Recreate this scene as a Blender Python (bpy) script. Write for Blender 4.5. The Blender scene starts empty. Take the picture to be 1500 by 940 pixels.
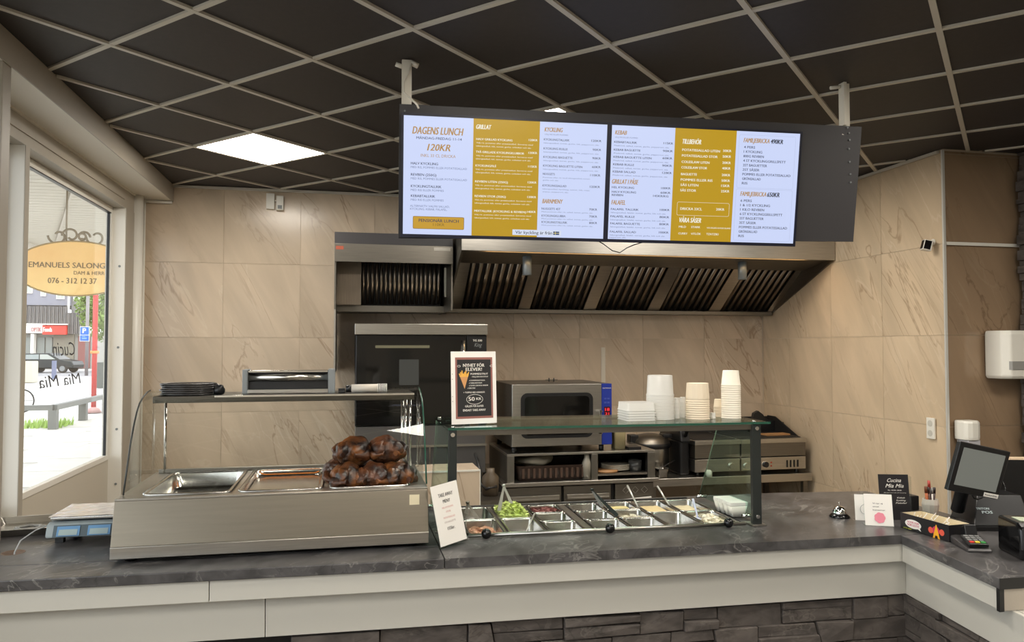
import bpy, math, random
from mathutils import Vector, Matrix, noise
random.seed(7)
PI = math.pi
SC = bpy.context.scene
COL = SC.collection
# ------------------------------------------------------------------ camera
F_PX, PITCH, YAW, EYE = 1112.0, 0.0347, 0.213, 1.75
FW = Vector((math.sin(YAW)*math.cos(PITCH), math.cos(YAW)*math.cos(PITCH), math.sin(PITCH)))
RT = Vector((math.cos(YAW), -math.sin(YAW), 0.0))
UP = RT.cross(FW)
CAM = Vector((0, 0, EYE))
cd = bpy.data.cameras.new('camera'); cam = bpy.data.objects.new('camera', cd); COL.objects.link(cam)
cd.sensor_fit = 'HORIZONTAL'; cd.sensor_width = 36; cd.lens = 36*F_PX/1500
cd.clip_start = 0.05; cd.clip_end = 400
cam.matrix_world = Matrix(((RT.x, UP.x, -FW.x, CAM.x), (RT.y, UP.y, -FW.y, CAM.y), (RT.z, UP.z, -FW.z, CAM.z), (0, 0, 0, 1)))
SC.camera = cam
# ------------------------------------------------------------------ world / light / exposure
SKY_STRENGTH, PANEL_STRENGTH = 3.7, 28.0
wd = bpy.data.worlds.new('sky'); SC.world = wd; wd.use_nodes = True
wb = wd.node_tree.nodes['Background']; wb.inputs[0].default_value = (.93, .96, 1, 1); wb.inputs[1].default_value = SKY_STRENGTH
SC.view_settings.view_transform = 'Standard'; SC.view_settings.look = 'None'
SC.view_settings.exposure = 0.0; SC.view_settings.gamma = 1.0
try: SC.view_settings.use_curve_mapping = False
except Exception: pass
SC.cycles.max_bounces = 8; SC.cycles.transparent_max_bounces = 24; SC.cycles.caustics_reflective = False; SC.cycles.caustics_refractive = False
SC.cycles.sample_clamp_indirect = 6.0
# ------------------------------------------------------------------ key dimensions (metres)
FLOOR, CEIL, TOP = -0.13, 3.06, 0.95
XR, XL, YB, YC = 3.852, -1.62, 6.54, 4.28      # right wall, left wall, back wall, end of the right wall
TP = 0.606

def at(px, py, X=None, Y=None, Z=None):
    d = FW*F_PX + RT*(px-750) + UP*(470-py)
    t = X/d.x if X is not None else Y/d.y if Y is not None else (Z-EYE)/d.z
    return CAM + d*t
def pj(p):
    v = Vector(p)-CAM; d = v.dot(FW)
    return (750+F_PX*v.dot(RT)/d, 470-F_PX*v.dot(UP)/d) if d > .01 else (-9e9, -9e9)

# ------------------------------------------------------------------ materials
def lin(c):
    return tuple((x/12.92 if x <= .04045 else ((x+.055)/1.055)**2.4) for x in [v/255 for v in c])
def mat(name, rgb, rough=.5, metal=0.0, emit=None, es=1.0, noise_amt=0.0, nscale=8, bump=0.0, bscale=60, stretch=None, spec=None, coat=0):
    m = bpy.data.materials.new(name); m.use_nodes = True; nt = m.node_tree; b = nt.nodes['Principled BSDF']
    c = lin(rgb) + (1,)
    b.inputs['Base Color'].default_value = c; b.inputs['Roughness'].default_value = rough; b.inputs['Metallic'].default_value = metal
    if coat: b.inputs['Coat Weight'].default_value = coat
    if spec is not None: b.inputs['Specular IOR Level'].default_value = spec
    if emit is not None:
        b.inputs['Emission Color'].default_value = lin(emit)+(1,); b.inputs['Emission Strength'].default_value = es
    if noise_amt or bump:
        tc = nt.nodes.new('ShaderNodeTexCoord'); mp = nt.nodes.new('ShaderNodeMapping'); nt.links.new(tc.outputs['Object'], mp.inputs[0])
        if stretch: mp.inputs['Scale'].default_value = stretch
        if noise_amt:
            n = nt.nodes.new('ShaderNodeTexNoise'); n.inputs['Scale'].default_value = nscale; n.inputs['Detail'].default_value = 5
            nt.links.new(mp.outputs[0], n.inputs['Vector'])
            r = nt.nodes.new('ShaderNodeValToRGB'); e = r.color_ramp.elements
            e[0].position = .3; e[1].position = .72
            e[0].color = tuple(x*(1-noise_amt) for x in c[:3])+(1,); e[1].color = tuple(min(1, x*(1+noise_amt)) for x in c[:3])+(1,)
            nt.links.new(n.outputs[0], r.inputs[0]); nt.links.new(r.outputs[0], b.inputs['Base Color'])
        if bump:
            n2 = nt.nodes.new('ShaderNodeTexNoise'); n2.inputs['Scale'].default_value = bscale; nt.links.new(mp.outputs[0], n2.inputs['Vector'])
            bp = nt.nodes.new('ShaderNodeBump'); bp.inputs['Strength'].default_value = bump; bp.inputs['Distance'].default_value = .01
            nt.links.new(n2.outputs[0], bp.inputs['Height']); nt.links.new(bp.outputs[0], b.inputs['Normal'])
    return m
def veined(name, base, dark, light, scale, rough, rot, stretch, vein_w=.02, rand=True, tint=.12):
    m = bpy.data.materials.new(name); m.use_nodes = True; nt = m.node_tree; N = nt.nodes; L = nt.links; b = N['Principled BSDF']
    b.inputs['Roughness'].default_value = rough
    tc = N.new('ShaderNodeTexCoord'); vec = tc.outputs['Object']
    if rand:
        oi = N.new('ShaderNodeObjectInfo'); mu = N.new('ShaderNodeMath'); mu.operation = 'MULTIPLY'; mu.inputs[1].default_value = 41
        L.new(oi.outputs['Random'], mu.inputs[0]); ad = N.new('ShaderNodeVectorMath'); ad.operation = 'ADD'
        L.new(vec, ad.inputs[0]); L.new(mu.outputs[0], ad.inputs[1]); vec = ad.outputs[0]
    mp = N.new('ShaderNodeMapping'); mp.inputs['Rotation'].default_value = rot; L.new(vec, mp.inputs[0])
    mp2 = N.new('ShaderNodeMapping'); mp2.inputs['Scale'].default_value = stretch; L.new(mp.outputs[0], mp2.inputs[0])
    def nz(s, det=5, dist=.6):
        n = N.new('ShaderNodeTexNoise'); n.inputs['Scale'].default_value = s; n.inputs['Detail'].default_value = det; n.inputs['Distortion'].default_value = dist
        L.new(mp2.outputs[0], n.inputs['Vector']); return n
    n1 = nz(scale*1.6); r1 = N.new('ShaderNodeValToRGB'); e = r1.color_ramp.elements
    e[0].position = .34; e[0].color = tuple(x*(1-tint) for x in lin(base))+(1,); e[1].position = .68; e[1].color = tuple(min(1, x*(1+tint)) for x in lin(base))+(1,)
    L.new(n1.outputs[0], r1.inputs[0]); col = r1.outputs[0]
    for (tone, s, w, amt) in ((dark, scale, vein_w, .55), (light, scale*1.3, vein_w*1.2, .45)):
        n = nz(s, 6, 1.2); s1 = N.new('ShaderNodeMath'); s1.operation = 'SUBTRACT'; s1.inputs[1].default_value = .5 if tone is dark else .56
        L.new(n.outputs[0], s1.inputs[0]); a = N.new('ShaderNodeMath'); a.operation = 'ABSOLUTE'; L.new(s1.outputs[0], a.inputs[0])
        mr = N.new('ShaderNodeMapRange'); mr.inputs['From Min'].default_value = 0; mr.inputs['From Max'].default_value = w
        mr.inputs['To Min'].default_value = amt; mr.inputs['To Max'].default_value = 0; L.new(a.outputs[0], mr.inputs['Value'])
        big = nz(scale*.7, 2, 0); gate = N.new('ShaderNodeMapRange'); gate.inputs['From Min'].default_value = .42; gate.inputs['From Max'].default_value = .6
        L.new(big.outputs[0], gate.inputs['Value']); mm = N.new('ShaderNodeMath'); mm.operation = 'MULTIPLY'; L.new(mr.outputs[0], mm.inputs[0]); L.new(gate.outputs[0], mm.inputs[1])
        mx = N.new('ShaderNodeMix'); mx.data_type = 'RGBA'; mx.inputs['B'].default_value = lin(tone)+(1,)
        L.new(mm.outputs[0], mx.inputs['Factor']); L.new(col, mx.inputs['A']); col = mx.outputs['Result']
    L.new(col, b.inputs['Base Color'])
    return m
def glass(name, tint=(1, 1, 1), refl=.9, ior=1.5, add=0.0):
    m = bpy.data.materials.new(name); m.use_nodes = True; nt = m.node_tree; nt.nodes.clear(); N = nt.nodes; L = nt.links
    o = N.new('ShaderNodeOutputMaterial'); t = N.new('ShaderNodeBsdfTransparent'); t.inputs[0].default_value = tint+(1,)
    g = N.new('ShaderNodeBsdfGlossy'); g.inputs['Roughness'].default_value = .02; g.inputs[0].default_value = (.95, .97, .96, 1)
    fr = N.new('ShaderNodeLayerWeight'); pw = N.new('ShaderNodeMath'); pw.operation = 'POWER'; pw.inputs[1].default_value = 5; L.new(fr.outputs['Facing'], pw.inputs[0])
    mu = N.new('ShaderNodeMath'); mu.operation = 'MULTIPLY_ADD'; mu.inputs[1].default_value = refl*.9; mu.inputs[2].default_value = .04*refl+add
    L.new(pw.outputs[0], mu.inputs[0]); mx = N.new('ShaderNodeMixShader'); L.new(mu.outputs[0], mx.inputs[0]); L.new(t.outputs[0], mx.inputs[1]); L.new(g.outputs[0], mx.inputs[2]); L.new(mx.outputs[0], o.inputs[0])
    return m
def steel(name, rgb=(190, 186, 178), rough=.3, st=(2, 2, 60), metal=1.0, var=.1):
    m = mat(name, rgb, rough, metal, noise_amt=var, nscale=3, stretch=st)
    return m
def emis(name, rgb, s=1.0): return mat(name, (10, 10, 10), .3, 0, emit=rgb, es=s)
M = dict(
 tile=veined('beige_marble_tile', (203, 184, 160), (142, 112, 86), (224, 210, 188), 1.05, .22, (0, .5, 0), (2.6, 1, .5), .012),
 tile2=veined('brown_marble_tile', (150, 126, 100), (100, 78, 58), (166, 146, 120), 1.05, .12, (0, .5, 0), (2.6, 1, .5), .012),  # same tile as the back wall, the recess shade put into its colour
 grout=mat('grout', (196, 180, 156), .8),
 slate=veined('slate_laminate', (76, 74, 74), (38, 37, 37), (164, 161, 155), 7.5, .32, (0, 0, .7), (1, .5, 1), .022, rand=False, tint=.42),
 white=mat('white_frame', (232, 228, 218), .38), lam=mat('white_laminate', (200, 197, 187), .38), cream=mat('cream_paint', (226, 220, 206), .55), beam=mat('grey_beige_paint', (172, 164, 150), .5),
 bar=mat('ceiling_bar', (206, 199, 184), .45), ctile=mat('black_ceiling_tile', (48, 42, 39), .62, noise_amt=.12, nscale=30),
 stone=veined('ledge_stone', (88, 81, 76), (48, 43, 40), (124, 116, 108), 6, .75, (0, 0, 0), (1, 1, 2), .03, tint=.35),
 wood=mat('wood', (172, 128, 84), .5, noise_amt=.2, nscale=6, stretch=(1, 8, 8)),
 steel=steel('brushed_steel'), steel_v=steel('brushed_steel_upright', (150, 147, 140), .34, (60, 60, 2)), dsteel=steel('dull_steel', (128, 123, 114), .42), chrome=mat('chrome', (225, 224, 220), .1, 1),
 pan=mat('polished_pan', (196, 194, 188), .2, 1), filt=steel('filter_steel', (140, 128, 114), .34, (50, 50, 2)), dark=mat('dark_cavity', (24, 22, 20), .6),
 black=mat('black_plastic', (24, 24, 25), .35), blackg=mat('black_gloss', (14, 14, 15), .12), board=mat('charcoal_board', (50, 48, 50), .5),
 grey=mat('grey_plastic', (130, 134, 134), .45), wplastic=mat('white_plastic', (232, 228, 216), .35), paper=mat('white_paper', (238, 234, 226), .7),
 navy=mat('dark_grey_frame', (52, 56, 54), .35, .4), floor=mat('grey_floor', (110, 104, 98), .45, noise_amt=.1), plaster=mat('plaster', (222, 212, 194), .8),
 glass=glass('clear_glass', (.965, .985, .975), .9), win=glass('window_glass', (.97, .98, .98), .6), gglass=glass('green_edge_glass', (.80, .93, .88), .8), gedge=mat('glass_edge', (40, 82, 66), .15),
 ovenglass=mat('oven_glass', (16, 15, 14), .07), blue=mat('blue_panel', (34, 52, 140), .3), ink=mat('ink', (40, 38, 38), .7), red=mat('red_paint', (186, 44, 44), .5),
 lamp=emis('ceiling_lamp', (255, 247, 235), PANEL_STRENGTH), hoodlamp=emis('hood_lamp', (255, 204, 140), 9),
 scr=emis('screen_white', (203, 214, 248), 1.0), scrgold=emis('screen_gold', (186, 148, 28), 1.0), scrgold2=emis('screen_button', (196, 152, 48), 1.0),
 t_gold=emis('text_gold', (178, 136, 70)), t_dark=emis('text_dark', (50, 58, 84)), t_mid=emis('text_grey', (112, 124, 160)), t_white=emis('text_white', (240, 238, 222)), t_blk=emis('text_black', (18, 20, 34)),
)

# ------------------------------------------------------------------ mesh helpers
class MB:
    def __init__(s): s.v = []; s.f = []; s.sm = []
    def add(s, vs, fs, smooth=False, M_=None):
        o = len(s.v)
        s.v += [tuple(M_ @ Vector(v)) if M_ else tuple(v) for v in vs]
        s.f += [tuple(o+i for i in f) for f in fs]; s.sm += [smooth]*len(fs); return s
    def box(s, x0, x1, y0, y1, z0, z1, M_=None):
        vs = [(x, y, z) for z in (z0, z1) for x, y in ((x0, y0), (x1, y0), (x1, y1), (x0, y1))]
        return s.add(vs, [(3, 2, 1, 0), (4, 5, 6, 7), (0, 1, 5, 4), (1, 2, 6, 5), (2, 3, 7, 6), (3, 0, 4, 7)], False, M_)
    def loft(s, rings, cap0=True, cap1=True, smooth=True, M_=None):
        n = len(rings[0]); vs = [p for r in rings for p in r]; fs = []
        for k in range(len(rings)-1):
            for i in range(n):
                j = (i+1) % n; fs.append((k*n+i, k*n+j, (k+1)*n+j, (k+1)*n+i))
        s.add(vs, fs, smooth, M_)
        caps = []
        if cap0: caps.append(tuple(reversed(range(n))))
        if cap1: caps.append(tuple(range((len(rings)-1)*n, len(rings)*n)))
        o = len(s.v)-len(vs); s.f += [tuple(o+i for i in c) for c in caps]; s.sm += [False]*len(caps); return s
    def lathe(s, prof, cx=0, cy=0, n=24, M_=None, smooth=True, cap0=True, cap1=True):
        return s.loft([[(cx+r*math.cos(2*PI*i/n), cy+r*math.sin(2*PI*i/n), z) for i in range(n)] for r, z in prof], cap0, cap1, smooth, M_)
    def tube(s, pts, r, n=8, M_=None, closed=False):
        pts = [Vector(p) for p in pts]; rings = []; prev = None; k = len(pts)
        rs = r if isinstance(r, (list, tuple)) else [r]*k
        for i, p in enumerate(pts):
            a = pts[(i-1) % k] if (closed or i > 0) else p; b = pts[(i+1) % k] if (closed or i < k-1) else p
            d = (b-a).normalized(); u = prev if prev is not None else (Vector((0, 0, 1)) if abs(d.z) < .9 else Vector((1, 0, 0)))
            u = (u - d*u.dot(d)).normalized(); w = d.cross(u); prev = u
            rings.append([tuple(p+(u*math.cos(2*PI*j/n)+w*math.sin(2*PI*j/n))*rs[i]) for j in range(n)])
        if closed: rings.append(rings[0]); return s.loft(rings, False, False, True, M_)
        return s.loft(rings, True, True, True, M_)
    def prism(s, poly, axis, a, b, M_=None):
        # poly: 2-D points; axis 'x': (y,z), 'y': (x,z), 'z': (x,y)
        f = {'x': lambda p, t: (t, p[0], p[1]), 'y': lambda p, t: (p[0], t, p[1]), 'z': lambda p, t: (p[0], p[1], t)}[axis]
        n = len(poly); vs = [f(p, a) for p in poly]+[f(p, b) for p in poly]
        fs = [tuple(range(n)), tuple(reversed(range(n, 2*n)))]+[(i, n+i, n+(i+1) % n, (i+1) % n) for i in range(n)]
        return s.add(vs, fs, False, M_)
    def ball(s, c, r, seg=14, rings=9, nz=0.0, ns=8.0, seed=0, M_=None):
        R = r if isinstance(r, (list, tuple)) else (r, r, r); out = []
        for k in range(1, rings):
            t = PI*k/rings; out.append([Vector((math.sin(t)*math.cos(2*PI*i/seg), math.sin(t)*math.sin(2*PI*i/seg), -math.cos(t))) for i in range(seg)])
        def d(v):
            q = Vector((v.x*R[0], v.y*R[1], v.z*R[2]))
            if nz: q = q + v*nz*noise.fractal(q*ns+Vector((seed*3.1, seed, 0)), .8, 2.1, 3)
            return tuple(q+Vector(c))
        rr = [[d(v) for v in ring] for ring in out]
        bot, top = d(Vector((0, 0, -1))), d(Vector((0, 0, 1)))
        vs = [p for ring in rr for p in ring]+[bot, top]; n = seg; fs = []
        for k in range(len(rr)-1):
            for i in range(n): fs.append((k*n+i, k*n+(i+1) % n, (k+1)*n+(i+1) % n, (k+1)*n+i))
        nb, ntp = len(rr)*n, len(rr)*n+1; L_ = (len(rr)-1)*n
        for i in range(n): fs.append((nb, (i+1) % n, i)); fs.append((ntp, L_+i, L_+(i+1) % n))
        return s.add(vs, fs, True, M_)
    def mesh(s, name, m):
        me = bpy.data.meshes.new(name); me.from_pydata(s.v, [], s.f); me.validate(clean_customdata=False)
        if len(me.polygons) == len(s.sm): me.polygons.foreach_set('use_smooth', s.sm)
        if m: me.materials.append(m)
        me.update(); return me
def rrect(w, d, r, z, n=4, cx=0, cy=0):
    p = []
    for (sx, sy, a0) in ((1, 1, 0), (-1, 1, PI/2), (-1, -1, PI), (1, -1, 3*PI/2)):
        for k in range(n+1):
            a = a0+PI/2*k/n; p.append((cx+sx*(w/2-r)+r*math.cos(a), cy+sy*(d/2-r)+r*math.sin(a), z))
    return p
def tag(o, label=None, cat=None, group=None, kind=None):
    if label: o['label'] = label
    if cat: o['category'] = cat
    if group: o['group'] = group
    if kind: o['kind'] = kind
    return o
def part(name, mb, m, parent=None, bevel=0, label=None, kind=None):
    me = mb if isinstance(mb, bpy.types.Mesh) else mb.mesh(name, m)
    o = bpy.data.objects.new(name, me); COL.objects.link(o)
    if parent: o.parent = parent
    if bevel:
        b = o.modifiers.new('bevel', 'BEVEL'); b.width = bevel; b.segments = 2; b.limit_method = 'ANGLE'; b.angle_limit = .6
    tag(o, label, kind=kind); return o
def thing(name, label, cat, loc=(0, 0, 0), rz=0, group=None, mw=None):
    o = bpy.data.objects.new(name, None); COL.objects.link(o); o.empty_display_size = .05
    if mw is not None: o.matrix_world = mw
    else: o.location = loc; o.rotation_euler = (0, 0, rz)
    return tag(o, label, cat, group)
def single(name, mb, m, label, cat, group=None, bevel=0, loc=None, rz=0, kind=None):
    o = part(name, mb, m, None, bevel); tag(o, label, cat, group, kind)
    if loc is not None: o.location = loc; o.rotation_euler = (0, 0, rz)
    return o
def struct(name, mb=None, m=None, bevel=0):
    o = part(name, mb, m, None, bevel) if mb else bpy.data.objects.new(name, None)
    if not mb: COL.objects.link(o)
    o['kind'] = 'structure'; return o
def copytree(o, loc=None, label=None, rz=None, parent=None):
    c = o.copy(); COL.objects.link(c)
    if parent: c.parent = parent
    for ch in list(o.children): copytree(ch, parent=c)
    if loc is not None: c.location = loc
    if rz is not None: c.rotation_euler = (0, 0, rz)
    if label: c['label'] = label
    return c
# text -> flat geometry, local x right, z up, facing -y
_tc = {}
def glyphs(s, bold=0, shear=0, res=2):
    k = (s, bold, shear, res)
    if k not in _tc:
        cu = bpy.data.curves.new('t', 'FONT'); cu.body = s; cu.size = 1; cu.resolution_u = res; cu.offset = bold; cu.shear = shear; cu.fill_mode = 'FRONT'
        cu.dimensions = '2D'
        ob = bpy.data.objects.new('t', cu); me = ob.to_mesh()
        vs = [(v.co.x, v.co.y) for v in me.vertices]; fs = [tuple(p.vertices) for p in me.polygons]
        ob.to_mesh_clear(); bpy.data.objects.remove(ob); bpy.data.curves.remove(cu)
        _tc[k] = (vs, fs)
    return _tc[k]
def text(mb, s, x, z, h, w=None, y=-.001, align='l', bold=0, shear=0, res=2, mirror=False, M_=None, rot=0):
    if bold > .005:
        kw = dict(w=w, align=align, shear=shear, res=res, mirror=mirror, M_=M_, rot=rot); d = min(bold, .035)*h*1.1
        for k in (-1, 1): text(mb, s, x+k*d, z, h, y=y-.00004*(k+1), **kw)
        return
    vs, fs = glyphs(s, 0, shear, res)
    if not vs: return
    x0 = min(v[0] for v in vs); x1 = max(v[0] for v in vs); sy = h/.73; sx = (w/(x1-x0)) if w else sy
    W = (x1-x0)*sx; off = {'l': 0, 'c': -W/2, 'r': -W}[align]; out = []
    for v in vs:
        a = (v[0]-x0)*sx; a = W-a if mirror else a; b = v[1]*sy; a += off
        out.append((x+a*math.cos(rot)-b*math.sin(rot), y, z+a*math.sin(rot)+b*math.cos(rot)))
    mb.add(out, fs if not mirror else [tuple(reversed(f)) for f in fs], False, M_)
def rot3(a, b, c):
    return Matrix.Rotation(a, 4, 'Z') @ Matrix.Rotation(b, 4, 'X') @ Matrix.Rotation(c, 4, 'Y')
def onp(mw, px, py, off=0.0):
    # where the sight line of a pixel meets the local plane y = off of a placed thing
    inv = mw.inverted(); d = FW*F_PX + RT*(px-750) + UP*(470-py)
    o = inv @ CAM; dl = inv.to_3x3() @ d; t = (off-o.y)/dl.y; p = o+dl*t; return p.x, p.z

# ================================================================== THE ROOM
B = lambda *a: MB().box(*a)
struct('floor', B(XL-.1, 6.6, -3.1, 6.7, FLOOR-.1, FLOOR), M['floor'])
def grid_tiles(root, x_edges, z_edges, m, gap=.0014, th=.004, xf=None):
    cache = {}
    for i in range(len(x_edges)-1):
        for k in range(len(z_edges)-1):
            w = round(x_edges[i+1]-x_edges[i], 4); h = round(z_edges[k+1]-z_edges[k], 4)
            if (w, h) not in cache:
                cache[(w, h)] = MB().box(gap, w-gap, 0, th, gap, h-gap).mesh('wall_tile', m)
            o = bpy.data.objects.new('wall_tile', cache[(w, h)]); COL.objects.link(o); o.parent = root
            loc, rz = xf(x_edges[i], z_edges[k]); o.location = loc; o.rotation_euler = (0, 0, rz)
ze = [FLOOR, .014, .62, 1.226, 1.831, 2.436, 3.041, CEIL]
xe = [XL] + [XR-.606*k for k in range(8, -1, -1)]; xe[-1] = XR-.013
wb_ = struct('wall_back', B(XL-.1, XR+.1, YB, YB+.1, FLOOR, 3.2), M['grout'])
grid_tiles(wb_, xe, ze, M['tile'], xf=lambda x, z: ((x, YB-.004, z), 0))
M['tile_r'] = veined('beige_marble_tile_side', (208, 186, 156), (142, 112, 84), (228, 210, 184), 1.05, .22, (0, -.5, 0), (2.6, 1, .5), .012)
wr_ = struct('wall_right', B(XR, XR+.09, YC+.02, YB, FLOOR, 3.2), M['grout'])
ye = [YC, YC+.606, YC+1.212, YC+1.818, YB-.013]
# tiles on the right wall: local x runs from the camera side to the back
grid_tiles(wr_, [0]+[y-YC for y in ye[1:]], ze, M['tile_r'], xf=lambda x, z: ((XR, YC+x, z), PI/2))
wc_ = struct('wall_recess', B(XR+.09, 6.5, YC+.02, YC+.1, FLOOR, 3.2), M['grout'])
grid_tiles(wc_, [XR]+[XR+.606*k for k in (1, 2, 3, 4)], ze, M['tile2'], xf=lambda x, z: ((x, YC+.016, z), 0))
struct('trim_1', MB().box(XR-.012, XR+.004, YC-.008, YC+.006, FLOOR, CEIL-.002), mat('pale_metal_trim', (214, 212, 204), .3, .3))
struct('trim_2', B(XR+.01, 6.3, YC-.006, YC+.002, 2.427, 2.448), M['wplastic'])
struct('wall_front', B(XL-.1, 6.6, -3.1, -3.0, FLOOR, 3.2), M['plaster'])
struct('wall_side', B(6.5, 6.6, -3.0, YC+.1, FLOOR, 3.2), M['plaster'])
# edge trim where walls meet the ceiling
struct('trim_3', MB().box(-1.385, XR-.005, YB-.03, YB-.012, CEIL-.022, CEIL-.002), M['bar'])
struct('trim_4', MB().box(XR-.032, XR-.012, YC+.02, YB-.03, CEIL-.02, CEIL-.002), M['bar'])
# ---- suspended ceiling, grid turned 45 degrees
ceil = struct('ceiling', B(XL-.1, 6.6, -3.1, 6.7, CEIL+.06, CEIL+.16), M['dark'])
GA = -.798; GO = Vector((-1.013, 3.532)); ga = Vector((math.cos(GA), math.sin(GA))); gb = Vector((-ga.y, ga.x)); GS = .6
def clip(poly, x0, x1, y0, y1):
    for (ax, lim, sg) in ((0, x0, 1), (0, x1, -1), (1, y0, 1), (1, y1, -1)):
        out = []
        for i in range(len(poly)):
            p, q = poly[i], poly[(i+1) % len(poly)]; dp, dq = sg*(p[ax]-lim), sg*(q[ax]-lim)
            if dp >= 0: out.append(p)
            if dp*dq < 0:
                t = dp/(dp-dq); out.append((p[0]+(q[0]-p[0])*t, p[1]+(q[1]-p[1])*t))
        poly = out
        if not poly: return []
    return poly
RECT = (-1.388, 6.49, -2.99, 6.53)
lights = {(-2, 2), (1, 3), (3, 0), (6, 3), (4, -3), (6, 0), (7, -3), (1, -3), (8, 4), (2, 5)}
tilemesh = MB().box(-.288, .288, -.288, .288, 0, .012).mesh('ceiling_tile', M['ctile'])
lightproto = None; nl = 0
lampwhere = {(-2, 2): 'lit square ceiling panel above the left end of the back wall', (1, 3): 'lit ceiling panel mostly hidden behind the menu board', (2, 5): 'lit ceiling panel over the long hood, hidden behind the menu board', (3, 0): 'lit ceiling panel just above the top edge of the photo'}  # the panel behind the menu board is added to brighten the right wall
for i in range(-8, 16):
    for j in range(-14, 12):
        c = GO+GS*((i+.5)*ga+(j+.5)*gb)
        corners = [c+GS/2*(sx*ga+sy*gb)*.965 for sx, sy in ((-1, -1), (1, -1), (1, 1), (-1, 1))]
        pl = clip([tuple(p) for p in corners], *RECT)
        if not pl: continue
        a = clip(pl, RECT[0], XR-.01, RECT[2], RECT[3]); b2 = clip(pl, XR-.01, RECT[1], RECT[2], YC-.01)
        if (i, j) in lights and len(pl) == 4:
            t = thing('ceiling_light', lampwhere.get((i, j), 'lit square ceiling panel over the guest side of the room'), 'ceiling light', (c.x, c.y, CEIL), GA, 'square lit ceiling panels')
            part('diffuser', MB().box(-.286, .286, -.286, .286, -.006, .0), M['lamp'], t)
            fr = MB()
            for (x0, x1, y0, y1) in ((-.292, .292, -.292, -.286), (-.292, .292, .286, .292), (-.292, -.286, -.286, .286), (.286, .292, -.286, .286)): fr.box(x0, x1, y0, y1, -.008, .01)
            part('frame', fr, M['bar'], t); continue
        whole = abs(sum(a[k][0]*a[(k+1) % len(a)][1]-a[(k+1) % len(a)][0]*a[k][1] for k in range(len(a))) if a else 0)/2 > .334 or \
                abs(sum(b2[k][0]*b2[(k+1) % len(b2)][1]-b2[(k+1) % len(b2)][0]*b2[k][1] for k in range(len(b2))) if b2 else 0)/2 > .334
        if whole:
            o = part('ceiling_tile', tilemesh, None, ceil); o.location = (c.x, c.y, CEIL+.004); o.rotation_euler = (0, 0, GA)
        else:
            mb = MB()
            for q in (a, b2):
                if len(q) > 2: mb.prism(q, 'z', CEIL+.004, CEIL+.016)
            if mb.v: part('ceiling_tile', mb, M['ctile'], ceil)
def bar(d, n_, k):
    # clip the line p = GO + k*GS*n_ + t*d to the room rectangle
    p = GO+GS*k*n_; t0, t1 = -30, 30
    for ax, lo, hi in ((0, RECT[0], RECT[1]), (1, RECT[2], RECT[3])):
        a_, b_ = (lo-p[ax])/d[ax], (hi-p[ax])/d[ax]; a_, b_ = min(a_, b_), max(a_, b_); t0, t1 = max(t0, a_), min(t1, b_)
    if t1-t0 < .1: return
    # stop at the corner block on the right
    for t_, ax, lim in ((None, 0, XR-.01),):
        pass
    q0, q1 = p+d*t0, p+d*t1
    def blocked(q): return q.x > XR-.02 and q.y > YC-.02
    n = 400; ts = [t0+(t1-t0)*m_/n for m_ in range(n+1)]; runs = []; cur = None
    for t in ts:
        if blocked(p+d*t):
            if cur: runs.append(cur); cur = None
        else: cur = (cur[0], t) if cur else (t, t)
    if cur: runs.append(cur)
    for (u0, u1) in runs:
        if u1-u0 < .05: continue
        L_ = u1-u0; c = p+d*(u0+u1)/2
        o = part('grid_bar', MB().box(-L_/2, L_/2, -.012, .012, -.012, .0), M['bar'], ceil); o.location = (c.x, c.y, CEIL+.006 if n_ is gb else CEIL+.0045); o.rotation_euler = (0, 0, math.atan2(d.y, d.x))
for k in range(-14, 13): bar(ga, gb, k)
for k in range(-8, 17): bar(gb, ga, k)

# ---- left wall: storefront
struct('trim_5', B(XL-.1, -1.39, -2.99, YB-.005, 2.93, 3.1), M['cream'])       # boxed-in beam
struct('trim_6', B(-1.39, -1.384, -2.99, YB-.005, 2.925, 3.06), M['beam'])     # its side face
struct('trim_7', B(XL-.015, XL+.012, -2.99, YB-.01, 2.917, 2.93), M['cream'])
struct('wall_left', MB().box(XL-.12, XL, -3.0, YB, 2.785, 2.93), M['beam'])
struct('trim_8', MB().box(XL-.01, XL+.008, -2.99, 6.05, 2.84, 2.846), M['beam'])
def window(n, y0, y1, solid_below=True):
    w = struct('window_%d' % n)
    f = MB(); X0, X1 = XL-.12, XL-.085
    for a in ((X0, X1, y0, y0+.045, .93, 2.785), (X0, X1, y1-.045, y1, .93, 2.785), (X0, X1, y0+.045, y1-.045, 2.74, 2.785), (X0, X1, y0+.045, y1-.045, .93, .965)): f.box(*a)
    part('window_frame', f, M['white'], w, .002)
    g = MB()
    for a in ((X0+.01, X1-.008, y1-.052, y1-.045, .965, 2.74), (X0+.01, X1-.008, y0+.045, y0+.052, .965, 2.74), (X0+.01, X1+.002, y0+.05, y1-.05, 2.734, 2.74)): g.box(*a)
    part('gasket', g, M['black'], w)
    part('pane', B(X0+.014, X0+.018, y0+.045, y1-.045, .965, 2.74), M['win'], w)
    part('lower_panel', B(X0, X1-.005, y0, y1, FLOOR, .93), mat('sill_panel%d' % n, (200, 192, 176), .5), w)
    part('sill', B(X1-.006, XL-.03, y0, y1, .918, .93), M['beam'], w) if False else None
    return w
for n, (y0, y1) in enumerate(((-2.9, -.2), (-.1, 3.3), (3.42, 4.29), (4.40, 6.09)), 1): window(n, y0, y1)
struct('trim_9', MB().box(XL-.12, XL, 4.29, 4.345, FLOOR, 2.785), M['white'], .002)
struct('trim_10', MB().box(XL-.002, XL+.003, 4.291, 4.343, FLOOR, 2.784), M['beam'])
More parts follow.
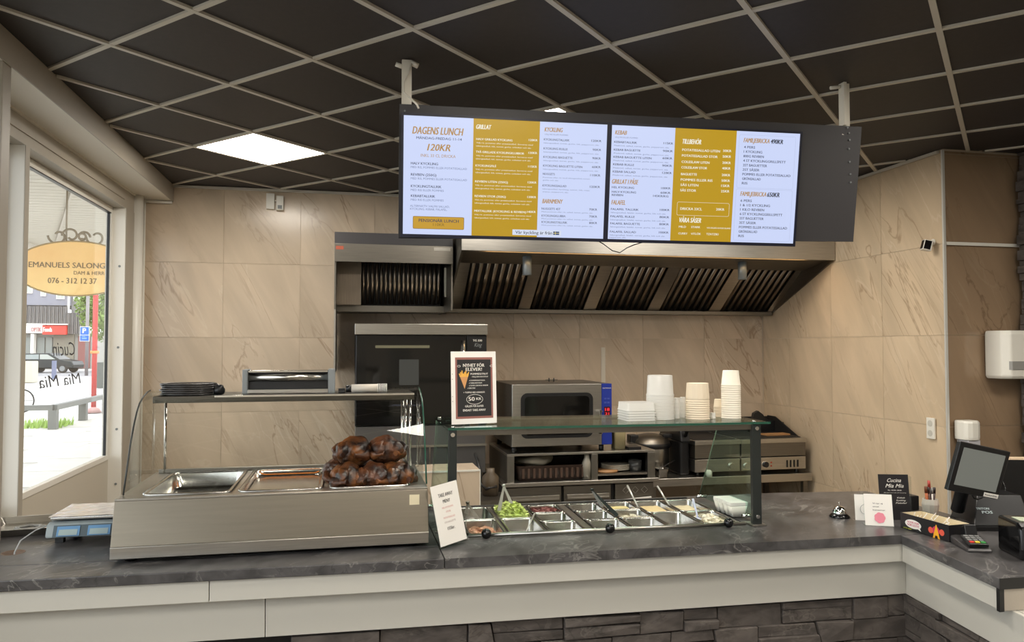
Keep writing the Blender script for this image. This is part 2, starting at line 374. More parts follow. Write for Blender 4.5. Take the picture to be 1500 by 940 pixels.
for k, y in enumerate((-.2, 3.3)): struct('trim_%d' % (11+k), MB().box(XL-.12, XL, y, y+(.1 if k == 0 else .12), FLOOR, 2.785), M['white'])
struct('trim_13', MB().box(XL-.12, XL, 6.09, YB, FLOOR, 2.785), M['white'], .002)
struct('trim_14', MB().box(XL, XL+.004, 6.10, YB-.01, FLOOR, 2.784), M['beam'])
struct('trim_15', MB().tube([(XL+.006, 6.36, FLOOR), (XL+.006, 6.36, 2.93)], .05, 16), M['white'])
struct('trim_16', MB().tube([(XL+.03, 6.50, FLOOR), (XL+.03, 6.50, 2.93)], .009, 8), M['wplastic'])   # conduit in the corner
struct('trim_17', MB().box(XL+.03, -1.39, 6.505, 6.525, 2.905, 2.925), M['wplastic'])
sc = MB()
for z in (.75, 1.15, 1.75, 2.35): sc.tube([(XL-.035, 6.091, z), (XL-.035, 6.086, z)], .009, 8)
part('screw', sc, M['grey'], bpy.data.objects['trim_13'])
# upright metal post close to the left edge of the picture
pt = thing('partition_post', 'tall grey aluminium post at the left edge in front of the window', 'post', (-1.44, 3.50, TOP))
part('post', MB().box(-.09, .045, -.04, .04, 0, CEIL-TOP-.002), M['beam'], pt, .003)
pg = MB(); pg.box(-.05, -.035, -.043, -.04, 0, 2.1); part('groove', pg, M['black'], pt)
pg = MB(); pg.box(.0, .02, -.044, -.04, 0, 2.1); part('cover_strip', pg, M['grey'], pt)
# stone clad pillar at the right edge
sp = struct('wall_pillar', B(4.45, 4.85, 3.75, 4.2, FLOOR, CEIL), M['stone'])
z = FLOOR+.01; k = 0
while z < CEIL-.01:
    h = min(random.choice((.035, .05, .07)), CEIL-z); off = random.uniform(-.022, .02)
    part('stone', MB().box(4.41+off, 4.88, 3.70+random.uniform(-.01, .015), 4.25, z+.001, z+h-.001), M['stone'], sp, .003); z += h

# ================================================================== COUNTER
WT = thing('worktop', 'dark grey slate-look worktop running the length of the counter and round the corner', 'countertop')
A0, A1, A2 = (-1.60, 2.955), (.365, 2.893), (2.31, 2.845)
def yf(x): return A0[1]+(A1[1]-A0[1])*(x-A0[0])/(A1[0]-A0[0]) if x < A1[0] else A1[1]+(A2[1]-A1[1])*(x-A1[0])/(A2[0]-A1[0])
BK = 3.83; Z0 = TOP-.038
def slab(name, poly, label=None):
    return part(name, MB().prism(poly, 'z', Z0, TOP), M['slate'], WT, .003, label)
WX0, WX1, WY0, WY1 = .485, 1.775, 3.185, 3.80
HX, HY, HR = -1.27, 3.335, .042
# left slab split at the groove; a round cable hole is cut with a boolean
gy = .195
lf = slab('worktop_edge_board', [(A0[0], A0[1]), (A1[0]-.0015, A1[1]), (A1[0]-.0015, A1[1]+gy), (A0[0], A0[1]+gy)])
lb = slab('worktop_board', [(A0[0], A0[1]+gy+.004), (A1[0]-.0015, A1[1]+gy+.004), (A1[0]-.0015, BK+.02), (A0[0], BK+.05)])
cut = part('cut', MB().lathe([(HR, TOP-.1), (HR, TOP+.1)], HX, HY, 24), None)
bm_ = lb.modifiers.new('hole', 'BOOLEAN'); bm_.object = cut; bm_.operation = 'DIFFERENCE'; bm_.solver = 'EXACT'
bpy.context.view_layer.update(); dg = bpy.context.evaluated_depsgraph_get()
nm = bpy.data.meshes.new_from_object(lb.evaluated_get(dg)); lb.modifiers.clear(); lb.data = nm; bpy.data.objects.remove(cut)
part('cable_grommet', MB().lathe([(HR, TOP-.03), (HR, TOP+.0015), (HR-.003, TOP+.0015), (HR-.003, TOP-.03)], HX, HY, 24, cap0=False, cap1=False), mat('grommet', (120, 100, 84), .5), WT)
mb = MB()
e = .0015
for poly in ([(A1[0]+e, yf(A1[0])), (2.31, yf(2.31)), (2.31, WY0), (A1[0]+e, WY0)], [(A1[0]+e, WY0), (WX0, WY0), (WX0, BK), (A1[0]+e, BK)],
             [(WX0, WY1), (WX1, WY1), (WX1, BK-.01), (WX0, BK)], [(WX1, WY0), (2.31, WY0), (2.31, BK-.02), (WX1, BK-.01)],
             [(2.31, 2.845), (2.83, 2.83), (2.83, 3.745), (2.31, BK-.02)]):
    mb.prism(poly, 'z', Z0, TOP)
part('worktop_board', mb, M['slate'], WT)
part('worktop_board', MB().prism([(2.312, 2.842), (2.212, 2.243), (2.80, 2.215), (2.83, 2.828)], 'z', Z0, TOP), M['slate'], WT, .003)
part('edge_band', MB().prism([(2.214, 2.241), (2.80, 2.213), (2.80, 2.215), (2.214, 2.243)], 'z', Z0, TOP), M['black'], WT)
CB = thing('service_counter', 'white panelled counter front over grey ledge stone cladding', 'counter')
ins = .012
def face_panel(name, x0, x1, z0, z1, dy, m=M['lam']):
    poly = [(x0, yf(x0)+dy), (x1, yf(x1)+dy), (x1, yf(x1)+dy+.02), (x0, yf(x0)+dy+.02)]
    if x0 < A1[0] < x1: poly = [(x0, yf(x0)+dy), (A1[0], A1[1]+dy), (x1, yf(x1)+dy), (x1, yf(x1)+dy+.02), (A1[0], A1[1]+dy+.02), (x0, yf(x0)+dy+.02)]
    part(name, MB().prism(poly, 'z', z0, z1), m, CB, .001)
U0 = .835; L0 = .682
face_panel('fascia_panel', -1.60, -.4825, U0, Z0, ins); face_panel('fascia_panel', -.4795, 2.335, U0, Z0, ins)
R_ = .055
face_panel('lower_panel', -1.60, -.292, L0, U0+.0, R_); face_panel('lower_panel', -.289, 2.392, L0, U0, R_)
# underside of the fascia
part('fascia_soffit', MB().prism([(-1.6, yf(-1.6)+ins+.02), (2.33, 2.845+ins+.02), (2.33, 2.845+R_), (-1.6, yf(-1.6)+R_)], 'z', U0+.002, U0+.01), M['lam'], CB)
def side(name, dx, y0, y1, z0, z1, m=M['lam'], w=.018):
    dxdy = (2.312-2.212)/(2.842-2.243)
    xa = 2.312+dx+(y0-2.842)*dxdy; xb = 2.312+dx+(y1-2.842)*dxdy
    part(name, MB().prism([(xa, y0), (xb, y1), (xb+w, y1), (xa+w, y0)], 'z', z0, z1), m, CB, .001)
side('return_fascia_panel', ins, 2.262, 2.842+ins, U0, Z0)
side('corner_post', .002, 2.245, 2.262, U0-.002, Z0, M['black'], .02)
part('return_end_panel', MB().prism([(2.235, 2.247), (2.80, 2.219), (2.80, 2.239), (2.235, 2.267)], 'z', U0, Z0), mat('taupe_laminate', (182, 172, 158), .45), CB, .001)
side('return_lower_panel', R_, 1.2, 2.842+R_, L0, U0-.001)
part('return_plinth_top', MB().prism([(2.12, 1.2), (2.75, 1.2), (2.78, 2.21), (2.29, 2.25)], 'z', U0-.012, U0-.001), M['lam'], CB)
# ledge stones: rows of uneven blocks, each its own part
def stones(xs, plane, z1, seed):
    rnd = random.Random(seed); z = FLOOR+.001
    rows = []
    while z < z1-.02:
        h = rnd.choice((.04, .055, .07, .09)); h = min(h, z1-z); rows.append((z, h)); z += h
    for (z, h) in rows:
        x = xs[0]; k0 = 0.0
        while x < xs[1]-.02:
            w = min(rnd.uniform(.10, .34), xs[1]-x)
            if xs[1]-(x+w) < .05: w = xs[1]-x
            last = x+w > xs[1]-.03; k1 = 0.0 if last else rnd.choice((0, 0, rnd.uniform(-.022, .022)))
            cuts = [z, z+h*rnd.uniform(.35, .65), z+h] if (h > .06 and rnd.random() < .45) else [z, z+h]
            for c in range(len(cuts)-1):
                za, zb2 = cuts[c], cuts[c+1]; f0, f1 = (za-z)/h, (zb2-z)/h
                d = rnd.uniform(-.01, .045); t = rnd.uniform(-.006, .006)
                mb2 = plane(x+.002, x+w-.002, za+.001, zb2-.001, d, t)
                vs = []
                for q_, v in enumerate(mb2.v):
                    f = f1 if q_ >= 4 else f0; sk = (k1 if q_ % 4 in (1, 2) else k0)*f
                    vs.append((v[0]+sk, v[1], v[2]) if plane is frontp else (v[0], v[1]+sk, v[2]))
                mb2.v = vs; part('stone', mb2, M['stone'], CB, .003)
            k0 = k1; x += w
def frontp(x0, x1, z0, z1, d, t):
    y0, y1 = yf(x0)+R_+.03-d*.5, yf(x1)+R_+.03-d*.5
    return MB().add([(x0, y0, z0), (x1, y1, z0+t), (x1, y1+.06, z0), (x0, y0+.06, z0), (x0, y0+t, z1), (x1, y1-t, z1-abs(t)), (x1, y1+.06, z1), (x0, y0+.06, z1)],
                    [(3, 2, 1, 0), (4, 5, 6, 7), (0, 1, 5, 4), (1, 2, 6, 5), (2, 3, 7, 6), (3, 0, 4, 7)])
stones((-.2, 2.42), frontp, L0, 3)
def sidep(y0, y1, z0, z1, d, t):
    k = (2.312-2.212)/(2.842-2.243); f = lambda y: 2.312+R_+.012+(y-2.842)*k-d*.4
    return MB().add([(f(y0), y0, z0), (f(y1), y1, z0+t), (f(y1)+.06, y1, z0), (f(y0)+.06, y0, z0), (f(y0)+t, y0, z1), (f(y1), y1, z1-abs(t)), (f(y1)+.06, y1, z1), (f(y0)+.06, y0, z1)],
                    [(3, 2, 1, 0)[::-1], (4, 5, 6, 7)[::-1], (0, 1, 5, 4)[::-1], (1, 2, 6, 5)[::-1], (2, 3, 7, 6)[::-1], (3, 0, 4, 7)[::-1]])
stones((1.9, 2.94), sidep, L0, 11)
# carcass behind the cladding
part('carcass', MB().prism([(-1.6, 3.10), (2.42, 2.97), (2.5, 3.2), (2.5, 3.7), (-1.6, 3.75)], 'z', FLOOR, .66).prism([(2.47, 1.3), (2.75, 1.3), (2.75, 3.7), (2.5, 3.7)], 'z', FLOOR, .80), M['dark'], CB)
part('back_panel', MB().box(-1.6, 2.8, 3.76, 3.78, FLOOR, Z0-.15).box(2.76, 2.78, 2.3, 3.7, FLOOR, Z0-.002), M['lam'], CB)

# ================================================================== MENU BOARD
MWB = Matrix.Translation((.2428, 3.4913, 2.2702)) @ rot3(-.0692, .1491, .0039)
SW, SH, SG = .945, .5316, .022
MBD = thing('menu_board', 'long charcoal board hung from the ceiling, carrying the two lit menu screens', 'sign board', mw=MWB)
bl, bt = onp(MWB, 585, 152, .03); br, bb = onp(MWB, 1250, 354, .03); brt = onp(MWB, 1250, 185, .03)
part('board', MB().add([(bl, .03, -.022), (br, .03, bb), (br, .03, brt[1]), (bl, .03, bt), (bl, .06, -.022), (br, .06, bb), (br, .06, brt[1]), (bl, .06, bt)],
     [(0, 1, 2, 3), (7, 6, 5, 4), (0, 4, 5, 1), (1, 5, 6, 2), (2, 6, 7, 3), (3, 7, 4, 0)]), M['board'], MBD, .001)
sc = MB()
for (px, py) in ((1241, 187), (1243, 195), (1244, 205), (1243, 218), (1244, 237), (1245, 255), (1245.5, 267), (593, 162.5)):
    u, w = onp(MWB, px, py, .03); sc.tube([(u, .031, w), (u, .024, w)], .0045, 8)
part('screw', sc, M['grey'], MBD)
for k, (px, py0, py1) in enumerate(((595.5, 95, 152), (1237, 138, 184))):
    u, w = onp(MWB, px, py1, .05); p = MWB @ Vector((u, .05, w)); inv = MWB.inverted()
    b = MB(); hw = .022
    for (x0, x1, y0, y1) in ((-hw, hw, -.012, .012),):
        b.box(p.x+x0, p.x+x1, p.y+y0, p.y+y1, p.z-.05, CEIL+.0, inv)
    if k: b.box(p.x-.022, p.x-.006, p.y-.03, p.y-.012, p.z-.005, CEIL, inv)
    part('hanger', b, M['cream'], MBD)
    fl = MB()
    if k == 0: fl.tube([tuple(p+Vector((-.05, 0, CEIL-p.z-.02))), tuple(p+Vector((-.02, 0, CEIL-p.z-.03)))], .011, 8, inv); fl.tube([tuple(p+Vector((.05, -.01, CEIL-p.z-.025))), tuple(p+Vector((.02, -.005, CEIL-p.z-.01)))], .013, 8, inv)
    else: fl.tube([tuple(p+Vector((-.075, 0, CEIL-p.z-.025))), tuple(p+Vector((-.02, 0, CEIL-p.z-.015)))], .009, 8, inv)
    part('ceiling_bracket', fl, M['cream'], MBD)
    if k == 0:
        pts = [p+Vector(q) for q in ((.02, -.016, CEIL-p.z-.02), (.005, -.022, CEIL-p.z-.07), (-.016, -.024, .09), (-.014, -.03, .04), (.012, -.07, .005), (.04, -.09, -.03), (.048, -.085, -.045))]
        pts = catm = pts
        part('cable', MB().tube([tuple(q) for q in pts], .0045, 8, inv), M['cream'], MBD)

def screen(name, label, x0, fold):
    t = thing(name, label, 'screen', mw=MWB @ Matrix.Translation((x0, 0, 0)), group='menu screens')
    bz = .011
    fr = MB()
    for a in ((-bz, SW+bz, .0, .028, -bz-.004, 0), (-bz, SW+bz, .0, .028, SH, SH+bz), (-bz, 0, .0, .028, 0, SH), (SW, SW+bz, .0, .028, 0, SH)): fr.box(*a)
    part('bezel', fr, mat(name+'_bezel', (22, 25, 44), .3), t)
    part('display', MB().box(0, SW, .004, .02, 0, SH), M['scr'], t)
    return t
T1 = screen('menu_screen', 'left menu screen headed DAGENS LUNCH with gold centre column', 0, 0)
T2 = screen('menu_screen', 'right menu screen with KEBAB, TILLBEHOR and FAMILJEBRICKA columns', SW+SG, 1)
S1 = lambda x, y: (580+x/4.477, 150+y/4.477)
S2 = lambda x, y: (880+x/4.054, 170+y/4.054)
class Page:
    def __init__(s, root, conv, x0):
        s.root, s.conv, s.mw = root, conv, MWB @ Matrix.Translation((x0, 0, 0)); s.mb = {}; s.lines = []
    def uv(s, x, y): return onp(s.mw, *s.conv(x, y))
    def t(s, key, txt, x0, y, x1, capx, mt, bold=0.012, shear=0, align='l'):
        u0, v0 = s.uv(x0, y); u1, _ = s.uv(x1, y); k = 4.477 if s.conv is S1 else 4.054
        h = capx/k*(s.uv(x0+100, y)[0]-u0)/(100/k)
        mb = MB(); s.lines.append((key, mb, mt))
        text(mb, txt, u0, v0, h, max(.004, u1-u0), y=.0028, bold=bold, shear=shear)
    def rect(s, key, x0, y0, x1, y1, mt, off=.0036, pad=0):
        u0, v1 = s.uv(x0, y0); u1, _ = s.uv(x1, y0); _, v0 = s.uv(x0, y1)
        u0, u1, v0, v1 = max(0, u0), min(SW, u1), max(0, v0), min(SH, v1)
        s.mb.setdefault(key, (MB(), mt))[0].box(u0, u1, off-.0004, .005, v0, v1)
    def frame(s, key, x0, y0, x1, y1, mt, th=.0012, off=.003):
        u0, v1 = s.uv(x0, y0); u1, _ = s.uv(x1, y0); _, v0 = s.uv(x0, y1); r = .008; n = 4; pts = []
        for (cx, cz, a0) in ((u1-r, v1-r, 0), (u0+r, v1-r, PI/2), (u0+r, v0+r, PI), (u1-r, v0+r, 1.5*PI)):
            for k in range(n+1): a = a0+PI/2*k/n; pts.append((cx, cz, a))
        o_ = [(c[0]+r*math.cos(c[2]), off, c[1]+r*math.sin(c[2])) for c in pts]; i_ = [(c[0]+(r-th)*math.cos(c[2]), off, c[1]+(r-th)*math.sin(c[2])) for c in pts]
        m_ = len(pts); s.mb.setdefault(key, (MB(), mt))[0].add(o_+i_, [(i, (i+1) % m_, m_+(i+1) % m_, m_+i) for i in range(m_)])
    def done(s):
        for k, (mb, mt) in s.mb.items(): part(k, mb, mt, s.root)
        for k, mb, mt in s.lines: part(k, mb, mt, s.root)
P = Page(T1, S1, 0); G, D, MD, W, BKT = M['t_gold'], M['t_dark'], M['t_mid'], M['t_white'], M['t_blk']
P.rect('gold_column', 510, 100, 947, 900, M['scrgold'])
u, v = P.uv(515, 870)
P.t('heading', 'DAGENS LUNCH', 108, 203, 443, 50, G, .03, .25)
P.t('item_text', 'MÅNDAG-FREDAG 11-14', 134, 238, 432, 17, D)
P.t('heading', '120KR', 205, 314, 356, 46, G, .03, .25)
P.t('sub_heading', 'INKL 33 CL DRICKA', 163, 355, 392, 20, G, 0)
for (a, b, y, xe1, xe2) in (('HALV KYCKLING', 'MED RIS, POMMES ELLER POTATISSALLAD', 405, 276, 466), ('REVBEN (250G)', 'MED RIS, POMMES ELLER POTATISSALLAD', 479, 265, 466),
                       ('KYCKLINGTALLRIK', 'MED RIS ELLER POMMES', 555, 298, 314), ('KEBABTALLRIK', 'MED RIS ELLER POMMES', 619, 257, 313)):
    P.t('item_text', a, 98, y, xe1, 17, D, .02); P.t('fine_print', b, 97, y+24, xe2, 14, MD, 0)
P.t('fine_print', 'ALTERNATIV VALFRI SALLAD,', 93, 683, 352, 14, MD, 0); P.t('fine_print', 'KYCKLING, KEBAB, FALAFEL.', 93, 703, 336, 14, MD, 0)
P.rect('button', 112, 745, 447, 826, M['scrgold2']); P.frame('button_outline', 111, 744, 448, 827, mat('btn', (10, 10, 10), .3, emit=(120, 92, 30)), .0018)
P.t('item_text', 'PENSIONÄR LUNCH', 150, 782, 412, 21, D, .02); P.t('button_price', '110KR', 243, 809, 318, 18, mat('t_brown', (10, 10, 10), .3, emit=(120, 92, 30)), 0)
P.t('white_heading', 'GRILLAT', 527, 172, 626, 30, W, .05, .25)
fp1, fp2 = 'Välj ris, pommes eller potatissallad. Serveras med', 'isbergssallad, lök, tomat, gurka, coleslaw och sås.'
for (a, pr, y) in (('HALV GRILLAD KYCKLING', '120KR', 247), ('TVÅ GRILLADE KYCKLINGKLUBBOR', '120KR', 331), ('KYCKLINGFILÉ', '115KR', 421), ('REVBEN LITEN (250G)', '120KR', 525), ('REVBEN STOR (350G)', '130KR', 621), ('MIXTALLRIK (KYCKLING & REVBEN)', '140KR', 718)):
    x0 = 527-(y-247)*.027
    P.t('white_text', a, x0, y-2, x0+len(a)*11.3, 14, W, .03); P.t('white_text', pr, 872-(y-247)*.025, y+5, 929-(y-247)*.025, 14, W, .03)
    P.t('white_fine_print', fp1, x0, y+20, x0+372, 9, W, .0); P.t('white_fine_print', fp2, x0, y+41, x0+362, 9, W, .0)
P.t('heading', 'KYCKLING', 975, 190, 1095, 29, G, .03, .25); P.t('fine_print', 'VÄLJ RIS ELLER POMMES', 975, 212, 1130, 9, MD, 0)
for (a, pr, y, l1, l2) in (('KYCKLINGTALLRIK', '120KR', 248, 'Isbergssallad, tomat, gurka, lök, pepperoni, sås.', ''), ('KYCKLING RULLE', '90KR', 307, 'Isbergssallad, tomat, gurka, lök, pepperoni, sås.', ''), ('KYCKLING BAGUETTE', '90KR', 363, 'Isbergssallad, tomat, gurka, lök, pepperoni, sås.', ''),
        ('KYCKLING BAGUETTE LITEN', '60KR', 420, 'Isbergssallad, tomat, gurka, lök, pepperoni, sås.', ''), ('NUGGETS', '110KR', 474, 'Pommes eller ris med isbergssallad, tomat,', 'gurka och sås.'), ('KYCKLINGSALLAD', '120KR', 550, 'Isbergssallad, kyckling, tomat, lök, majs,', 'ananas, pepperoni, sås.')):
    x0 = 971-(y-248)*.03
    P.t('item_text', a, x0, y, x0+len(a)*11.2, 14, D, .01); P.t('item_text', pr, 1283-(y-248)*.035+(10 if len(pr) < 5 else 0), y+9, 1348-(y-248)*.03, 14, D, .01)
    P.t('fine_print', l1, x0, y+20, x0+len(l1)*7.4, 8, MD, 0)
    if l2: P.t('fine_print', l2, x0, y+38, x0+len(l2)*7.4, 8, MD, 0)
P.t('heading', 'BARNMENY', 960, 660, 1095, 29, G, .03, .25)
for (a, pr, y) in (('NUGGETS 4ST', '70KR', 702), ('KYCKLINGKLUBBA', '70KR', 748), ('KYCKLINGTALLRIK', '80KR', 790)):
    P.t('item_text', a, 956, y, 956+len(a)*11.2, 14, D, .01); P.t('item_text', pr, 1268, y+6, 1320, 14, D, .01)
    P.t('fine_print', 'Med pommes eller ris, sallad, tomat, gurka, sås.', 956, y+17, 1292, 8, MD, 0)
P.rect('notice_strip', 765, 832, 1085, 868, mat('strip', (10, 10, 10), .3, emit=(214, 222, 240)), .0024)
P.t('notice_text', 'Vår kyckling är från', 783, 860, 1024, 21, BKT, .01)
u0, v1 = P.uv(1032, 846); u1, _ = P.uv(1071, 846); _, v0 = P.uv(1032, 868)
P.mb['flag'] = (MB().box(u0, u1, .001, .002, v0, v1), mat('flag_blue', (10, 10, 10), .3, emit=(40, 70, 120)))
cx = u0+(u1-u0)*.36; cz = (v0+v1)/2
P.mb['flag_cross'] = (MB().box(cx-.0012, cx+.0012, .0005, .001, v0, v1).box(u0, u1, .0005, .001, cz-.0012, cz+.0012), mat('flag_yellow', (10, 10, 10), .3, emit=(226, 210, 120)))
for k, mb, mt in P.lines:
    if k == 'notice_text': mb.v = [(a, b-.002, c) for a, b, c in mb.v]
P.done()
P = Page(T2, S2, SW+SG)
P.rect('gold_column', 446, 60, 812, 760, M['scrgold'])
P.t('heading', 'KEBAB', 86, 108, 156, 25, G, .03, .25); P.t('fine_print', 'VÄLJ RIS ELLER POMMES', 84, 128, 222, 8, MD, 0)
for (a, pr, y) in (('KEBABTALLRIK', '115KR', 158), ('KEBAB BAGUETTE', '90KR', 204), ('KEBAB BAGUETTE LITEN', '60KR', 247), ('KEBAB RULLE', '90KR', 291), ('KEBAB SALLAD', '120KR', 334)):
    x0 = 81-(y-158)*.05
    P.t('item_text', a, x0, y, x0+len(a)*11.3, 12, D, .02); P.t('item_text', pr, (374 if len(pr) > 4 else 372)-(y-158)*.045, y+8, 431-(y-158)*.05, 12, D, .02)
    P.t('fine_print', 'Pitabröd, sallad, tomat, gurka, pepperoni, sås.', x0, y+19, x0+328, 8, MD, 0)
P.t('heading', 'GRILLAT I PÅSE', 68, 400, 224, 27, G, .03, .25)
for (a, pr, y, px0) in (('HEL KYCKLING', '100KR', 427, 360), ('HALV KYCKLING', '60KR', 454, 356), ('REVBEN', '145KR/KG', 473, 312)):
    P.t('item_text', a, 67, y, 67+len(a)*11, 12, D, .02); P.t('item_text', pr, px0, y+6, 415 if px0 > 355 else 403, 12, D, .02)
P.t('heading', 'FALAFEL', 64, 524, 146, 27, G, .03, .25)
for (a, pr, y) in (('FALAFEL TALLRIK', '100KR', 557), ('FALAFEL RULLE', '80KR', 600), ('FALAFEL BAGUETTE', '80KR', 642), ('FALAFEL SALLAD', '100KR', 691)):
    x0 = 61-(y-557)*.04
    P.t('item_text', a, x0, y, x0+len(a)*11, 12, D, .02); P.t('item_text', pr, 352-(y-557)*.04, y+5, 409-(y-557)*.045, 12, D, .02)
    P.t('fine_print', 'Isbergssallad, falafel, tomat, gurka, lök och sås.', x0, y+18, x0+328, 8, MD, 0)
P.t('fine_print', 'pepperoni, sås.', 52, 722, 150, 8, MD, 0)
P.t('white_heading', 'TILLBEHÖR', 487, 163, 597, 28, W, .05, .25)
for (a, pr, y) in (('POTATISSALLAD LITEN', '30KR', 206), ('POTATISSALLAD STOR', '50KR', 240), ('COLESLAW LITEN', '20KR', 277), ('COLESLAW STOR', '40KR', 310), ('BAGUETTE', '20KR', 350), ('POMMES ELLER RIS', '50KR', 383), ('SÅS LITEN', '15KR', 414), ('SÅS STOR', '25KR', 446)):
    x0 = 485-(y-206)*.05
    P.t('white_text', a, x0, y, x0+len(a)*11.8, 14, W, .03); P.t('white_text', pr, 727-(y-206)*.05, y+6, 777-(y-206)*.05, 14, W, .03)
P.frame('white_outline', 456, 508, 767, 588, W)
P.t('white_text', 'DRICKA 33CL', 474, 556, 602, 15, W, .03); P.t('white_text', '20KR', 686, 560, 735, 14, W, .03)
P.t('white_heading', 'VÅRA SÅSER', 468, 630, 596, 28, W, .05, .25)
for (a, x0, x1, y) in (('MILD', 465, 507, 662), ('STARK', 538, 592, 664), ('VITLÖKSSÅS RHODE ISLAND', 631, 772, 667), ('CURRY', 462, 516, 702), ('VITLÖK', 536, 596, 704), ('TZATZIKI', 628, 700, 706)):
    P.t('white_text', a, x0, y, x1, 12 if len(a) < 12 else 8, W, .02)
for (y0, y1, k, head, pr) in ((108, 425, 0, 'FAMILJEBRICKA', '490KR'), (430, 738, 1, 'FAMILJEBRICKA', '650KR')):
    P.frame('box_outline', (826, 806)[k], y0, (1167, 1146)[k]-4, y1, mat('outline%d' % k, (10, 10, 10), .3, emit=(170, 182, 216)), .001)
    P.t('heading', head, (850, 830)[k], (155, 473)[k], (1003, 984)[k], 26, G, .03, .25); P.t('price_heading', pr, (1011, 990)[k], (163, 479)[k], (1083, 1062)[k], 26, BKT, .04, .2)
la = ['4 PERS', '1 KYCKLING', '800G REVBEN', '4 ST KYCKLINGGRILLSPETT', '2ST BAGUETTER', '2ST SÅSER', 'POMMES ELLER POTATISSALLAD', 'GRÖNSALLAD', 'RIS']
for i, s_ in enumerate(la): P.t('item_text', s_, 852-i*1.6, 190+i*26.8, 852-i*1.6+len(s_)*11.0, 14, D, .02)
lb_ = ['6 PERS', '1 & 1/2 KYCKLING', '1 KILO REVBEN', '6 ST KYCKLINGGRILLSPETT', '2ST BAGUETTER', '3ST SÅSER', 'POMMES ELLER POTATISSALLAD', 'GRÖNSALLAD', 'RIS']
for i, s_ in enumerate(lb_): P.t('item_text', s_, 832-i*1.7, 508+i*26.2, 832-i*1.7+len(s_)*11.0, 14, D, .02)
P.done()
cb = [MWB @ Vector((onp(MWB, px, py, .02)[0], .02, onp(MWB, px, py, .02)[1])) for px, py in ((875, 352), (885, 358), (897, 367), (908, 370), (918, 363), (930, 358), (941, 355))]
single('hanging_cable', MB().tube([tuple(p) for p in cb], .0025, 6), M['black'], 'thin black cable drooping below the two menu screens', 'cable')

# ================================================================== EXTRACTOR HOODS
H = thing('extractor_hood', 'long stainless steel extractor hood with five filters below the menu screens', 'hood', (.80, 5.42, 2.06))
ox, oy, oz = .80, 5.42, 2.06
def loc_(mb, o=(ox, oy, oz)):
    mb.v = [(x-o[0], y-o[1], z-o[2]) for x, y, z in mb.v]; return mb
part('front_fascia', loc_(B(.80, XR-.01, 5.42, 5.432, 2.452, 2.60)), M['steel'], H, .002)
part('hood_lamp', loc_(B(1.0, XR-.2, 5.445, 5.49, 2.475, 2.485)), M['hoodlamp'], H)  # unseen lamp added behind the fascia to warm the right wall
part('top_panel', loc_(B(.80, XR-.01, 5.432, 6.52, 2.588, 2.60)), M['dsteel'], H)
part('underside_panel', loc_(MB().prism([(5.50, 2.455), (5.86, 2.41), (5.86, 2.42), (5.50, 2.465)], 'x', .815, XR-.022)), M['dsteel'], H)
part('left_side_panel', loc_(MB().prism([(5.432, 2.588), (5.432, 2.452), (6.40, 2.035), (6.52, 2.035), (6.52, 2.588)], 'x', .80, .815)), M['dsteel'], H)
part('right_side_panel', loc_(MB().prism([(5.432, 2.588), (5.432, 2.452), (6.40, 2.045), (6.52, 2.045), (6.52, 2.588)], 'x', XR-.022, XR-.01)), M['dsteel'], H)
part('grease_gutter', loc_(MB().prism([(6.33, 2.045), (6.33, 2.075), (6.34, 2.075), (6.34, 2.055), (6.52, 2.055), (6.52, 2.045)], 'x', .815, XR-.022)), M['dsteel'], H, .001)
ft, fb = Vector((0, 5.86, 2.415)), Vector((0, 6.345, 2.07))
fd = (fb-ft); fn = Vector((0, fd.z, -fd.y)).normalized(); fn = fn if fn.y < 0 else -fn
fx = [(.935, 1.425), (1.525, 2.005), (2.115, 2.60), (2.71, 3.19), (3.30, 3.775)]
edges = [.815]+[e for a in fx for e in a]+[XR-.022]
mbp = MB()
for i in range(0, len(edges), 2):
    a, b = edges[i], edges[i+1]
    mbp = MB().add([(a, *ft.yz), (b, *ft.yz), (b, *fb.yz), (a, *fb.yz)]+[(x, p.y-fn.y*.012, p.z-fn.z*.012) for x, p in ((a, ft), (b, ft), (b, fb), (a, fb))], [(0, 1, 2, 3), (7, 6, 5, 4), (0, 4, 5, 1), (1, 5, 6, 2), (2, 6, 7, 3), (3, 7, 4, 0)])
    part('filter_divider', loc_(mbp), M['steel'], H)
def baffles(x0, x1, t, b, nrm, n, r, root, o):
    d = (b-t).normalized(); w = (x1-x0)/n
    f = MB(); q = -nrm*.02
    f.add([(x0, *t.yz), (x1, *t.yz), (x1, *b.yz), (x0, *b.yz)]+[(x, p.y-nrm.y*.03, p.z-nrm.z*.03) for x, p in ((x0, t), (x1, t), (x1, b), (x0, b))], [(4, 5, 6, 7), (0, 4, 5, 1), (1, 5, 6, 2), (2, 6, 7, 3), (3, 7, 4, 0)])
    fo = part('filter', loc_(f, o), M['dark'], root)
    for k in range(n):
        xc = x0+w*(k+.5); pts = []
        ring = lambda p: [(xc+r*math.cos(a), p.y-nrm.y*(.02)+nrm.y*r*.8*math.sin(a), p.z-nrm.z*(.02)+nrm.z*r*.8*math.sin(a)) for a in [PI*j/6 for j in range(7)]+[PI*1.5]]
        m_ = MB().loft([ring(t+d*.012), ring(b-d*.012)]); part('baffle', loc_(m_, o), M['filt'], fo)
for a, b in fx: baffles(a, b, ft, fb, fn, 8, .017, H, (ox, oy, oz))
for px, py in ((772, 395), (1087, 402)):
    p = at(px, 372, Y=5.62)
    part('nozzle_tube', loc_(MB().tube([(p.x, 5.62, 2.30), (p.x, 5.62, 2.45)], .035, 16)), mat('tube_grey', (140, 150, 156), .35, .3), H)
O2 = (-.10, 5.70, 1.56)
H2 = thing('extractor_hood', 'smaller dark steel extractor hood above the rotisserie oven, left of the long hood', 'hood', O2)
q = lambda mb: loc_(mb, O2)
